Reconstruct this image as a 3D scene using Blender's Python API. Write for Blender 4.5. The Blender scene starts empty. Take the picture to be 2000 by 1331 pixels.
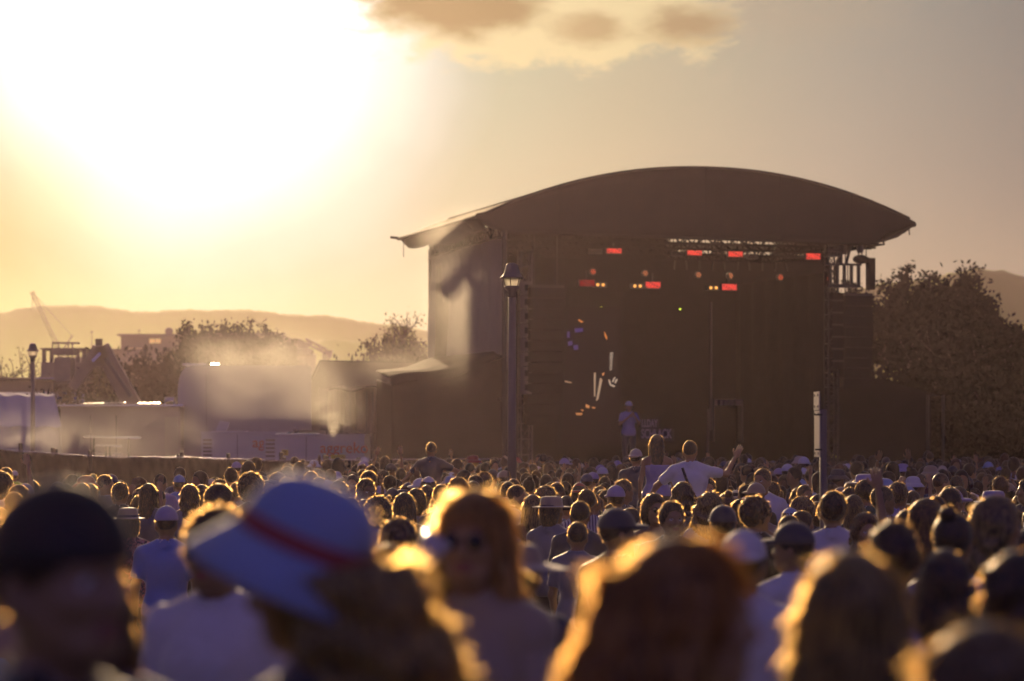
import bpy, math, random
import numpy as np
from mathutils import Vector, Matrix

R = math.radians
SC = bpy.context.scene
COL = SC.collection
F = 5556.0                     # focal length in photo pixels (100 mm lens)
CAMZ = 2.3
HZ = 857.0                     # photo row of the horizon

# ------------------------------------------------------------------ camera
cam_d = bpy.data.cameras.new('camera')
cam = bpy.data.objects.new('camera', cam_d); COL.objects.link(cam)
cam.location = (0, 0, CAMZ); cam.rotation_euler = (R(90), 0, 0)
cam_d.sensor_width = 36; cam_d.lens = 100
cam_d.shift_y = (HZ - 665.5) / 2000.0
cam_d.clip_start = 0.1; cam_d.clip_end = 6000
cam_d.dof.use_dof = True; cam_d.dof.focus_distance = 33.0; cam_d.dof.aperture_fstop = 2.6
SC.camera = cam

SC.view_settings.view_transform = 'Standard'; SC.view_settings.look = 'None'
SC.view_settings.exposure = 0.0; SC.view_settings.gamma = 1.0
cy = SC.cycles
cy.use_denoising = True
cy.max_bounces = 5; cy.diffuse_bounces = 3; cy.glossy_bounces = 2; cy.transmission_bounces = 4
cy.volume_bounces = 0; cy.transparent_max_bounces = 16
cy.sample_clamp_indirect = 4.0
cy.volume_max_steps = 96; cy.volume_step_rate = 1.0

SUN_AZ, SUN_EL = R(-6.5), R(9.6)
SDIR = Vector((math.sin(SUN_AZ) * math.cos(SUN_EL), math.cos(SUN_AZ) * math.cos(SUN_EL), math.sin(SUN_EL)))
sun_d = bpy.data.lights.new('sun', 'SUN'); sun_d.energy = 5.0; sun_d.angle = R(0.5); sun_d.color = (1.0, 0.69, 0.38)
sun = bpy.data.objects.new('sun', sun_d); COL.objects.link(sun)
sun.rotation_euler = (-SDIR).to_track_quat('-Z', 'Y').to_euler(); sun.location = (-30, 0, 60)


class NT:
    """small helper to write node trees"""
    def __init__(s, tree): s.t = tree; s.n = tree.nodes; s.l = tree.links
    def add(s, typ, **kw):
        n = s.n.new(typ)
        for k, v in kw.items(): setattr(n, k, v)
        return n
    def put(s, sock, v):
        if isinstance(v, bpy.types.NodeSocket): s.l.new(v, sock)
        elif v is not None: sock.default_value = v
    def m(s, op, a, b=None, c=None, clamp=False):
        n = s.add('ShaderNodeMath', operation=op, use_clamp=clamp)
        s.put(n.inputs[0], a)
        if b is not None: s.put(n.inputs[1], b)
        if c is not None: s.put(n.inputs[2], c)
        return n.outputs[0]
    def vm(s, op, a, b=None):
        n = s.add('ShaderNodeVectorMath', operation=op)
        s.put(n.inputs[0], a)
        if b is not None: s.put(n.inputs[1], b)
        return n.outputs['Value'] if op in ('DOT_PRODUCT', 'LENGTH', 'DISTANCE') else n.outputs[0]
    def mix(s, f, a, b, mode='MIX'):
        n = s.add('ShaderNodeMix', data_type='RGBA', blend_type=mode)
        s.put(n.inputs[0], f); s.put(n.inputs[6], a); s.put(n.inputs[7], b)
        return n.outputs[2]
    def noise(s, vec, scale, detail=3, rough=0.5, dist=0.0):
        n = s.add('ShaderNodeTexNoise')
        if vec is not None: s.put(n.inputs['Vector'], vec)
        n.inputs['Scale'].default_value = scale; n.inputs['Detail'].default_value = detail
        n.inputs['Roughness'].default_value = rough; n.inputs['Distortion'].default_value = dist
        return n.outputs[0]
    def ramp(s, fac, stops, interp='LINEAR'):
        n = s.add('ShaderNodeValToRGB'); cr = n.color_ramp; cr.interpolation = interp
        s.put(n.inputs[0], fac)
        while len(cr.elements) < len(stops): cr.elements.new(0.5)
        for e, (p, c) in zip(cr.elements, stops):
            e.position = p; e.color = (c[0], c[1], c[2], 1)
        return n.outputs[0]
    def sstep(s, x, a, b):
        n = s.add('ShaderNodeMapRange', interpolation_type='SMOOTHSTEP')
        s.put(n.inputs[0], x); n.inputs[1].default_value = a; n.inputs[2].default_value = b
        return n.outputs[0]


def lin(r, g, b):
    f = lambda c: (c / 255 / 12.92) if c / 255 <= 0.04045 else ((c / 255 + 0.055) / 1.055) ** 2.4
    return (f(r), f(g), f(b))


# ------------------------------------------------------------------ world
world = bpy.data.worlds.new('World'); SC.world = world; world.use_nodes = True
wt = NT(world.node_tree); wt.n.clear()
tc = wt.add('ShaderNodeTexCoord'); D = tc.outputs['Generated']
dn = wt.vm('NORMALIZE', D)
sep = wt.add('ShaderNodeSeparateXYZ'); wt.put(sep.inputs[0], dn)
ysafe = wt.m('MAXIMUM', sep.outputs[1], 0.05)
U = wt.m('MULTIPLY', wt.m('DIVIDE', sep.outputs[0], ysafe), 5.556)     # thousands of photo px from centre
V = wt.m('MULTIPLY', wt.m('DIVIDE', sep.outputs[2], ysafe), 5.556)
GE = R(8.5); cosang = wt.vm('DOT_PRODUCT', dn, (math.sin(SUN_AZ)*math.cos(GE), math.cos(SUN_AZ)*math.cos(GE), math.sin(GE)))
ang = wt.m('ARCCOSINE', wt.m('MINIMUM', cosang, 1.0))
warp = wt.noise(dn, 14.0, 3, 0.5)
ang2 = wt.m('ADD', ang, wt.m('MULTIPLY', wt.m('SUBTRACT', warp, 0.5), wt.m('MINIMUM', wt.m('MULTIPLY', ang, 0.3), 0.03)))
fac = wt.m('DIVIDE', ang2, math.pi)
def S(deg, c, k=1.0): return (deg / 180.0, (c[0] * k, c[1] * k, c[2] * k))
SKYK = 0.62
skyc = wt.ramp(fac, [
    S(0, (2.2, 2.2, 2.0)), S(2.3, (1.4, 1.45, 1.4)), S(3.8, (.95, 1.0, 1.0)), S(4.5, (.46, .60, .64)),
    S(5.3, (.22, .37, .40)), S(6.0, (.11, .27, .26)), S(9.0, (.13, .22, .21)),
    S(13, (.10, .165, .20)), S(16.6, (.06, .105, .15)), S(21, (.06, .08, .13)),
    S(40, (.12, .09, .09)), S(85, (.085, .06, .15)),
    S(130, (.105, .078, .30)), S(180, (.11, .085, .36))])
# sun-side horizon: warmer and more saturated
left = wt.m('MULTIPLY', wt.sstep(U, -0.55, -1.15), wt.sstep(V, 0.72, 0.38))
skyc = wt.mix(wt.m('MULTIPLY', left, 0.75), skyc, wt.mix(1.0, skyc, (.95, .75, .16, 1), 'MULTIPLY'))
hor = wt.m('MULTIPLY', wt.sstep(V, 0.55, 0.12), wt.sstep(U, 0.1, 0.6))
skyc = wt.mix(wt.m('MULTIPLY', hor, 0.30), skyc, (.26, .28, .16, 1))
# clouds low over the stage
cvec = wt.add('ShaderNodeCombineXYZ'); wt.put(cvec.inputs[0], U); wt.put(cvec.inputs[1], wt.m('MULTIPLY', V, 2.2))
cn1 = wt.noise(cvec.outputs[0], 3.2, 6, 0.55, 0.3)
cn2 = wt.noise(cvec.outputs[0], 9.0, 6, 0.6, 0.2)
cn1 = wt.m('ADD', wt.m('MULTIPLY', cn1, .62), wt.m('MULTIPLY', cn2, .38))
front = wt.m('GREATER_THAN', sep.outputs[1], 0.3)
def cloud(cu, cv, ru, rv, k=1.2, soft=(1.25, 0.55), n=cn1):
    a = wt.m('DIVIDE', wt.m('SUBTRACT', U, cu), ru); b = wt.m('DIVIDE', wt.m('SUBTRACT', V, cv), rv)
    r = wt.m('SQRT', wt.m('ADD', wt.m('MULTIPLY', a, a), wt.m('MULTIPLY', b, b)))
    r = wt.m('ADD', r, wt.m('MULTIPLY', wt.m('SUBTRACT', n, 0.5), k))
    return wt.m('MULTIPLY', wt.sstep(r, *soft), front)
def px2(u, v): return ((u - 1000) / 1000.0, (HZ - v) / 1000.0)
halo = cloud(*px2(1070, 15), 0.36, 0.11, 1.4, (1.2, .8), cn2)
skyc = wt.mix(wt.m('MULTIPLY', halo, 0.8), skyc, (.56, .50, .28, 1))
grey = cloud(*px2(1560, 10), 0.26, 0.10, 1.6, (1.2, .2))
skyc = wt.mix(wt.m('MULTIPLY', grey, 0.55), skyc, (.16, .18, .18, 1))
c1 = cloud(*px2(880, -12), 0.215, 0.085, 1.9, (1.1, .45))
c2 = cloud(*px2(1160, 52), 0.10, 0.042, 2.4, (1.1, .3))
c3 = cloud(*px2(1325, 50), 0.120, 0.050, 2.2, (1.1, .3))
skyc = wt.mix(wt.m('MULTIPLY', c1, 0.95), skyc, (.0, .0, .0, 1))
skyc = wt.mix(wt.m('MULTIPLY', c2, 0.75), skyc, (.07, .05, .03, 1))
skyc = wt.mix(wt.m('MULTIPLY', c3, 0.85), skyc, (.04, .03, .03, 1))
nish = wt.add('ShaderNodeTexSky', sky_type='NISHITA')
nish.sun_disc = False; nish.sun_elevation = SUN_EL; nish.sun_rotation = SUN_AZ; nish.air_density = 1.2; nish.dust_density = 2.5
bg1 = wt.add('ShaderNodeBackground'); wt.put(bg1.inputs[0], skyc); bg1.inputs[1].default_value = 1.0
bg2 = wt.add('ShaderNodeBackground'); wt.put(bg2.inputs[0], nish.outputs[0]); bg2.inputs[1].default_value = 0.05
mixw = wt.add('ShaderNodeMixShader'); mixw.inputs[0].default_value = 0.12
wt.l.new(bg1.outputs[0], mixw.inputs[1]); wt.l.new(bg2.outputs[0], mixw.inputs[2])
wo = wt.add('ShaderNodeOutputWorld'); wt.l.new(mixw.outputs[0], wo.inputs[0])

# ------------------------------------------------------------------ helpers
def W(px, py, d): return Vector(((px - 1000) / F * d, d, CAMZ + (HZ - py) / F * d))
def XP(px, d): return (px - 1000) / F * d
def ZP(py, d): return CAMZ + (HZ - py) / F * d
def ground_z(y):
    t = min(1, max(0, (20 - y) / 13.0)); return 0.42 * t * t * (3 - 2 * t)

def mat(name, col=(.5, .5, .5), rough=.7, metal=0., spec=.5, sheen=0., emis=None, estr=0., noise=None, bump=None, objcol=False, alpha=None):
    m = bpy.data.materials.new(name); m.use_nodes = True
    t = NT(m.node_tree); b = t.n['Principled BSDF']
    c = (*col, 1)
    tcn = t.add('ShaderNodeTexCoord'); vec = tcn.outputs['Object']
    if objcol:
        oi = t.add('ShaderNodeObjectInfo'); c = oi.outputs['Color']
    if noise:
        sc, amt = noise
        nz = t.noise(vec, sc, 4)
        f = t.m('ADD', t.m('MULTIPLY', nz, 2 * amt), 1 - amt)
        cc = t.add('ShaderNodeVectorMath', operation='SCALE')
        if isinstance(c, tuple): cc.inputs[0].default_value = c[:3]
        else: t.put(cc.inputs[0], c)
        t.put(cc.inputs['Scale'], f); c = cc.outputs[0]
    if isinstance(c, tuple): b.inputs['Base Color'].default_value = c
    else: t.put(b.inputs['Base Color'], c)
    b.inputs['Roughness'].default_value = rough; b.inputs['Metallic'].default_value = metal
    b.inputs['Specular IOR Level'].default_value = spec
    b.inputs['Sheen Weight'].default_value = sheen; b.inputs['Sheen Roughness'].default_value = 0.35
    if emis: b.inputs['Emission Color'].default_value = (*emis, 1); b.inputs['Emission Strength'].default_value = estr
    if bump:
        bs, bd = bump
        bn = t.add('ShaderNodeBump'); bn.inputs['Distance'].default_value = bd; bn.inputs['Strength'].default_value = 1
        t.put(bn.inputs['Height'], t.noise(vec, bs, 4)); t.put(b.inputs['Normal'], bn.outputs[0])
    return m

def mesh_obj(name, V_, F4=None, F3=None, mats=(), mi4=None, mi3=None, parent=None, smooth=True, loc=None):
    me = bpy.data.meshes.new(name)
    V_ = np.asarray(V_, np.float32)
    F4 = np.zeros((0, 4), np.int32) if F4 is None or len(F4) == 0 else np.asarray(F4, np.int32)
    F3 = np.zeros((0, 3), np.int32) if F3 is None or len(F3) == 0 else np.asarray(F3, np.int32)
    n4, n3 = len(F4), len(F3)
    me.vertices.add(len(V_)); me.vertices.foreach_set('co', V_.ravel())
    me.loops.add(n4 * 4 + n3 * 3); me.loops.foreach_set('vertex_index', np.concatenate([F4.ravel(), F3.ravel()]).astype(np.int32))
    me.polygons.add(n4 + n3)
    ls = np.concatenate([np.arange(n4) * 4, n4 * 4 + np.arange(n3) * 3]).astype(np.int32)
    me.polygons.foreach_set('loop_start', ls)
    for m in mats: me.materials.append(m)
    mi = np.zeros(n4 + n3, np.int32)
    if mi4 is not None: mi[:n4] = mi4
    if mi3 is not None: mi[n4:] = mi3
    me.polygons.foreach_set('material_index', mi)
    me.polygons.foreach_set('use_smooth', np.full(n4 + n3, smooth))
    me.update(calc_edges=True)
    o = bpy.data.objects.new(name, me); COL.objects.link(o)
    if loc is not None: o.location = loc
    if parent is not None: o.parent = parent
    return o

class MB:
    def __init__(s): s.v = []; s.f = []; s.m = []
    def _a(s, vs, fs, mi=0):
        k = len(s.v); s.v += [tuple(v) for v in vs]
        for f in fs: s.f.append(tuple(k + i for i in f)); s.m.append(mi)
        return s
    def box(s, lo, hi, mi=0, M=None):
        (a, b, c), (d, e, f) = lo, hi
        vs = [Vector(p) for p in [(a,b,c),(d,b,c),(d,e,c),(a,e,c),(a,b,f),(d,b,f),(d,e,f),(a,e,f)]]
        if M is not None: vs = [M @ v for v in vs]
        return s._a(vs, [(0,3,2,1),(4,5,6,7),(0,1,5,4),(1,2,6,5),(2,3,7,6),(3,0,4,7)], mi)
    def quad(s, a, b, c, d, mi=0): return s._a([a, b, c, d], [(0,1,2,3)], mi)
    def tube(s, p0, p1, r0, r1=None, n=8, mi=0, caps=True):
        p0, p1 = Vector(p0), Vector(p1); r1 = r0 if r1 is None else r1
        z = (p1 - p0)
        if z.length < 1e-6: return s
        z.normalize(); x = z.orthogonal().normalized(); y = z.cross(x)
        vs = [p0 + (x*math.cos(2*math.pi*i/n) + y*math.sin(2*math.pi*i/n))*r0 for i in range(n)]
        vs += [p1 + (x*math.cos(2*math.pi*i/n) + y*math.sin(2*math.pi*i/n))*r1 for i in range(n)]
        fs = [(i, (i+1) % n, n+(i+1) % n, n+i) for i in range(n)]
        if caps: fs += [tuple(range(n-1, -1, -1)), tuple(range(n, 2*n))]
        return s._a(vs, fs, mi)
    def path(s, pts, r, n=6, mi=0):
        for a, b in zip(pts, pts[1:]): s.tube(a, b, r, r, n, mi)
        return s
    def prism(s, poly, off, mi=0):
        """poly: list of 3-d points (planar), extruded by vector off"""
        n = len(poly); off = Vector(off); P = [Vector(p) for p in poly]
        vs = P + [p + off for p in P]
        fs = [tuple(range(n-1, -1, -1)), tuple(range(n, 2*n))] + [(i, (i+1) % n, n+(i+1) % n, n+i) for i in range(n)]
        return s._a(vs, fs, mi)
    def lathe(s, prof, n=24, sx=1, sy=1, c=(0, 0, 0), mi=0, M=None):
        k = len(prof); vs = []
        for r, z in prof:
            for i in range(n):
                a = 2*math.pi*i/n; v = Vector((c[0] + r*sx*math.cos(a), c[1] + r*sy*math.sin(a), c[2] + z))
                vs.append(M @ v if M is not None else v)
        fs = [(j*n+i, j*n+(i+1) % n, (j+1)*n+(i+1) % n, (j+1)*n+i) for j in range(k-1) for i in range(n)]
        return s._a(vs, fs, mi)
    def grid(s, fn, nu, nv, mi=0):
        vs = [fn(i/nu, j/nv) for j in range(nv+1) for i in range(nu+1)]
        fs = [(j*(nu+1)+i, j*(nu+1)+i+1, (j+1)*(nu+1)+i+1, (j+1)*(nu+1)+i) for j in range(nv) for i in range(nu)]
        return s._a(vs, fs, mi)
    def sheet(s, fn, nu, nv, off, mi=0):
        """grid with thickness off (a vector)"""
        off = Vector(off); n1 = (nu+1)*(nv+1)
        vs = [Vector(fn(i/nu, j/nv)) for j in range(nv+1) for i in range(nu+1)]
        vs2 = vs + [v + off for v in vs]
        idx = lambda i, j: j*(nu+1)+i
        fs = []
        for j in range(nv):
            for i in range(nu):
                q = (idx(i,j), idx(i+1,j), idx(i+1,j+1), idx(i,j+1)); fs.append(q); fs.append(tuple(n1+k for k in reversed(q)))
        for i in range(nu): fs.append((idx(i,0), n1+idx(i,0), n1+idx(i+1,0), idx(i+1,0))); fs.append((idx(i,nv), idx(i+1,nv), n1+idx(i+1,nv), n1+idx(i,nv)))
        for j in range(nv): fs.append((idx(0,j), idx(0,j+1), n1+idx(0,j+1), n1+idx(0,j))); fs.append((idx(nu,j), n1+idx(nu,j), n1+idx(nu,j+1), idx(nu,j+1)))
        return s._a(vs2, fs, mi)
    def build(s, name, mats, parent=None, smooth=False, loc=None):
        me = bpy.data.meshes.new(name); me.from_pydata(s.v, [], s.f)
        if not isinstance(mats, (list, tuple)): mats = [mats]
        for m in mats: me.materials.append(m)
        me.polygons.foreach_set('material_index', s.m)
        me.polygons.foreach_set('use_smooth', [smooth] * len(s.f)); me.update()
        o = bpy.data.objects.new(name, me); COL.objects.link(o)
        if loc is not None: o.location = loc
        if parent is not None: o.parent = parent
        return o

def tag(o, label=None, cat=None, group=None, kind=None):
    if label: o['label'] = label
    if cat: o['category'] = cat
    if group: o['group'] = group
    if kind: o['kind'] = kind
    return o
def thing(name, label, cat, loc=(0, 0, 0), rz=0, group=None):
    o = bpy.data.objects.new(name, None); COL.objects.link(o); o.location = loc; o.rotation_euler = (0, 0, rz)
    return tag(o, label, cat, group)
def copy_tree(o, parent=None):
    c = o.copy(); COL.objects.link(c)
    if parent is not None: c.parent = parent
    for ch in list(o.children): copy_tree(ch, c)
    return c

def pnoise(P, s, seed=0):
    x, y, z = P[..., 0]*s + seed*1.7, P[..., 1]*s + seed*2.3, P[..., 2]*s - seed*.9
    return (np.sin(x*1.0 + 1.7*np.sin(y*.8 + z*.5)) * np.cos(y*1.1 + 1.3*np.sin(z*.9 + x*.4)) + .5*np.sin(2.1*z + 1.9*np.sin(1.7*x+y))*np.cos(1.9*y - 1.3*x)) / 1.4

# ------------------------------------------------------------------ materials
M_skin = mat('skin', rough=.45, spec=.6, sheen=.3, objcol=True, noise=(9, .10))
M_eye = mat('eye_white', (.6, .57, .52), .25); M_iris = mat('iris', (.03, .02, .015), .2); M_lip = mat('lips', (.28, .10, .08), .45)
M_shoe = mat('shoe_leather', (.06, .06, .06), .5)
M_cloth = mat('cloth', rough=.50, spec=.55, sheen=1.0, objcol=True, noise=(14, .10), bump=(60, .002))
M_hat = mat('hat_cloth', rough=.6, sheen=.7, objcol=True, noise=(30, .06))
M_lens = mat('sunglass_lens', (.01, .01, .012), .12)

def stripe_mat():
    m = mat('striped_cloth', rough=.85, sheen=.5); t = NT(m.node_tree); b = t.n['Principled BSDF']
    tcn = t.add('ShaderNodeTexCoord'); w = t.add('ShaderNodeTexWave'); w.inputs['Scale'].default_value = 11; w.inputs['Distortion'].default_value = .3
    t.put(w.inputs[0], tcn.outputs['Object'])
    t.put(b.inputs['Base Color'], t.ramp(w.outputs[1], [(0, (.5, .48, .52)), (.6, (.5, .48, .52)), (.75, (.12, .10, .16)), (1, (.12, .10, .16))]))
    return m
M_stripe = stripe_mat()
def floral_mat():
    m = mat('floral_cloth', rough=.85, sheen=.5); t = NT(m.node_tree); b = t.n['Principled BSDF']
    tcn = t.add('ShaderNodeTexCoord'); n = t.noise(tcn.outputs['Object'], 22, 3, .6, 1.0)
    t.put(b.inputs['Base Color'], t.ramp(n, [(0, (.03, .02, .05)), (.46, (.04, .03, .08)), (.54, (.45, .12, .16)), (.62, (.5, .3, .35)), (.7, (.06, .04, .10))]))
    return m
M_floral = floral_mat()

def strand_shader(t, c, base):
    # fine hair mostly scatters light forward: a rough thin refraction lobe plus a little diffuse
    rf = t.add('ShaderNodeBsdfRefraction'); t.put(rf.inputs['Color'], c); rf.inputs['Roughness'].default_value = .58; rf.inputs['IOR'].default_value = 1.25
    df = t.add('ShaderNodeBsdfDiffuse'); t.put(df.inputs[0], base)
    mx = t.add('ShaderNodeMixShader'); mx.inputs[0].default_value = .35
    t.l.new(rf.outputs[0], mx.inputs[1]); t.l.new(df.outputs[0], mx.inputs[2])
    out = t.add('ShaderNodeOutputMaterial'); t.l.new(mx.outputs[0], out.inputs[0])
def hair_mats():
    m1 = mat('hair', rough=.42, spec=.6, sheen=.4, objcol=True)
    t = NT(m1.node_tree); b = t.n['Principled BSDF']; tcn = t.add('ShaderNodeTexCoord'); oi = t.add('ShaderNodeObjectInfo')
    mp = t.add('ShaderNodeMapping'); mp.inputs['Scale'].default_value = (1, 1, .10); t.put(mp.inputs[0], tcn.outputs['Object'])
    nz = t.noise(mp.outputs[0], 120, 3, .6, .3); sc = t.add('ShaderNodeVectorMath', operation='SCALE'); t.put(sc.inputs[0], oi.outputs['Color'])
    t.put(sc.inputs['Scale'], t.m('MULTIPLY', t.sstep(nz, .35, .65), 1.7)); t.put(b.inputs['Base Color'], sc.outputs[0])
    bn = t.add('ShaderNodeBump'); bn.inputs['Distance'].default_value = .006; t.put(bn.inputs['Height'], nz); t.put(b.inputs['Normal'], bn.outputs[0])
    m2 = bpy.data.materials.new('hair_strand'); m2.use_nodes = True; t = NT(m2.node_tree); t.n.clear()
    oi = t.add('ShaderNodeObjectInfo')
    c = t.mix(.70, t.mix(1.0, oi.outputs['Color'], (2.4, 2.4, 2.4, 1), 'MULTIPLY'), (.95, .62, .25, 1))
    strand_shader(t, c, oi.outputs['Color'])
    return m1, m2

M_hair, M_strand = hair_mats()

# ------------------------------------------------------------------ implicit surfaces
def v3(*a): return np.array(a, np.float32)
def d_cone(P, a, b, ra, rb):
    a = v3(*a); b = v3(*b); ba = b - a; t = np.clip(((P - a) @ ba) / float(ba @ ba), 0, 1)
    return np.sqrt((((P - a) - t[..., None]*ba)**2).sum(-1)) - (ra + (rb - ra)*t)
def d_ell(P, c, r):
    q = P - v3(*c); r = v3(*r); k0 = np.sqrt(((q/r)**2).sum(-1)) + 1e-6; k1 = np.sqrt(((q/(r*r))**2).sum(-1)) + 1e-6
    return k0*(k0 - 1)/k1
def smin(a, b, k):
    h = np.clip(.5 + .5*(b - a)/k, 0, 1); return b + (a - b)*h - k*h*(1 - h)
def smax(a, b, k): return -smin(-a, -b, k)
def d_plane(P, c, n):
    n = v3(*n); n = n/np.sqrt(n @ n); return (P - v3(*c)) @ n

def nets(fn, lo, hi, h):
    ax = [np.arange(l, u + h, h, dtype=np.float32) for l, u in zip(lo, hi)]
    G = np.stack(np.meshgrid(*ax, indexing='ij'), -1)
    S_ = fn(G); nx, ny, nz = S_.shape; ins = S_ < 0
    cc = np.zeros((nx-1, ny-1, nz-1, 3), np.float32); cnt = np.zeros((nx-1, ny-1, nz-1), np.float32)
    offs = {0: [(0,0),(0,1),(1,0),(1,1)]}
    for axis in range(3):
        sl0 = [slice(None)]*3; sl1 = [slice(None)]*3; sl0[axis] = slice(0, -1); sl1[axis] = slice(1, None)
        a, b = S_[tuple(sl0)], S_[tuple(sl1)]; cr = (a < 0) != (b < 0)
        t = np.where(cr, a/np.where(cr, a - b, 1), 0)
        oth = [i for i in range(3) if i != axis]
        for o1 in (0, 1):
            for o2 in (0, 1):
                sl = [slice(None)]*3
                for o, k in ((o1, oth[0]), (o2, oth[1])):
                    n = S_.shape[k]; sl[k] = slice(0, n-1) if o == 0 else slice(1, n)
                c_ = cr[tuple(sl)]; tt = t[tuple(sl)]
                p = np.zeros(c_.shape + (3,), np.float32)
                p[..., axis] = tt; p[..., oth[0]] = o1; p[..., oth[1]] = o2
                cc += p*c_[..., None]; cnt += c_
    act = cnt > 0; idx = -np.ones(act.shape, np.int64); idx[act] = np.arange(act.sum())
    ijk = np.argwhere(act)
    Vv = (ijk + cc[act]/cnt[act][:, None])*h + np.array([a[0] for a in ax], np.float32)
    quads = []
    for axis in range(3):
        sl0 = [slice(None)]*3; sl1 = [slice(None)]*3; sl0[axis] = slice(0, -1); sl1[axis] = slice(1, None)
        a, b = ins[tuple(sl0)], ins[tuple(sl1)]; e = np.argwhere(a != b)
        o1, o2 = [(1, 2), (2, 0), (0, 1)][axis]
        e = e[(e[:, o1] > 0) & (e[:, o2] > 0) & (e[:, o1] < S_.shape[o1]-1) & (e[:, o2] < S_.shape[o2]-1)]
        if not len(e): continue
        fl = ins[tuple(sl0)][tuple(e.T)]
        def at(d1, d2):
            q = e.copy(); q[:, o1] -= d1; q[:, o2] -= d2; return idx[tuple(q.T)]
        Q = np.stack([at(1, 1), at(0, 1), at(0, 0), at(1, 0)], 1)
        Q[~fl] = Q[~fl][:, ::-1]; quads.append(Q)
    return Vv.astype(np.float32), np.concatenate(quads).astype(np.int32)

HC = (0, 0, 1.50)                 # head pivot
def rotz(P, a, piv=HC):
    P = np.asarray(P); c, s = math.cos(a), math.sin(a); Q = P - np.array(piv); R_ = Q.copy()
    R_[..., 0] = c*Q[..., 0] - s*Q[..., 1]; R_[..., 1] = s*Q[..., 0] + c*Q[..., 1]; return R_ + np.array(piv)
def head_mat(yaw, pitch=0, roll=0):
    T = Matrix.Translation(HC)
    return T @ Matrix.Rotation(yaw, 4, 'Z') @ Matrix.Rotation(pitch, 4, 'X') @ Matrix.Rotation(roll, 4, 'Y') @ T.inverted()

def d_head(P):
    d = d_ell(P, (0, -.005, 1.655), (.077, .097, .10))
    d = smin(d, d_ell(P, (0, .035, 1.60), (.062, .066, .085)), .03)
    d = smin(d, d_ell(P, (0, .066, 1.548), (.030, .028, .024)), .03)
    for s in (-1, 1):
        d = smin(d, d_cone(P, (s*.058, -.005, 1.60), (s*.03, .065, 1.55), .022, .018), .02)
        d = smin(d, d_ell(P, (s*.040, .068, 1.612), (.022, .022, .018)), .02)
    d = smin(d, d_cone(P, (-.036, .082, 1.660), (.036, .082, 1.660), .013, .013), .015)
    for s in (-1, 1): d = smax(d, -(d_ell(P, (s*.033, .108, 1.641), (.021, .022, .013))), .012)
    d = smin(d, d_cone(P, (0, .090, 1.655), (0, .113, 1.610), .009, .013), .010)
    for s in (-1, 1): d = smin(d, d_ell(P, (s*.012, .104, 1.606), (.009, .010, .008)), .006)
    d = smin(d, d_ell(P, (0, .092, 1.577), (.026, .012, .006)), .005)
    d = smin(d, d_ell(P, (0, .090, 1.567), (.021, .012, .007)), .005)
    for s in (-1, 1): d = np.minimum(d, d_ell(P, (s*.033, .077, 1.640), (.0145, .0145, .012)))
    for s in (-1, 1):
        e = d_ell(P, (s*.080, -.010, 1.620), (.011, .021, .033))
        e = smax(e, -d_ell(P, (s*.092, .0, 1.622), (.008, .012, .022)), .006)
        d = smin(d, e, .008)
    return smin(d, d_cone(P, (0, -.018, 1.44), (0, .0, 1.57), .058, .052), .03)

_head_cache = {}
def head_mesh(h):
    if h not in _head_cache:
        _head_cache[h] = nets(lambda P: np.maximum(d_head(P), 1.465 - P[..., 2]), (-.11, -.13, 1.45), (.11, .15, 1.78), h)
    return _head_cache[h]

def hand_sdf(P, curl):
    # hand along -Z from the wrist at origin, palm facing +Y, thumb on +X
    d = d_ell(P, (0, 0, -.045), (.042, .016, .052))
    for i, (x, L) in enumerate(((.031, .070), (.011, .080), (-.010, .074), (-.030, .058))):
        a = Vector((x, 0, -.082)); p = a
        for j, fr in enumerate((.45, .32, .23)):
            an = curl*(j + .6); q = p + Vector((x*.12, math.sin(an), -math.cos(an)))*L*fr
            d = smin(d, d_cone(P, p, q, .0092 - j*.0008, .0086 - j*.0010), .004); p = q
    t0 = (.030, .004, -.028); t1 = (.056, .018, -.055); t2 = (.064, .028 + .01*curl, -.082)
    d = smin(d, d_cone(P, t0, t1, .014, .0105), .010); d = smin(d, d_cone(P, t1, t2, .0105, .009), .005)
    return d
_hand_cache = {}
def hand_mesh(h, curl):
    k = (h, round(curl, 2))
    if k not in _hand_cache:
        _hand_cache[k] = nets(lambda P: hand_sdf(P, curl), (-.07, -.04, -.19), (.09, .10, .02), h)
    return _hand_cache[k]

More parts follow.
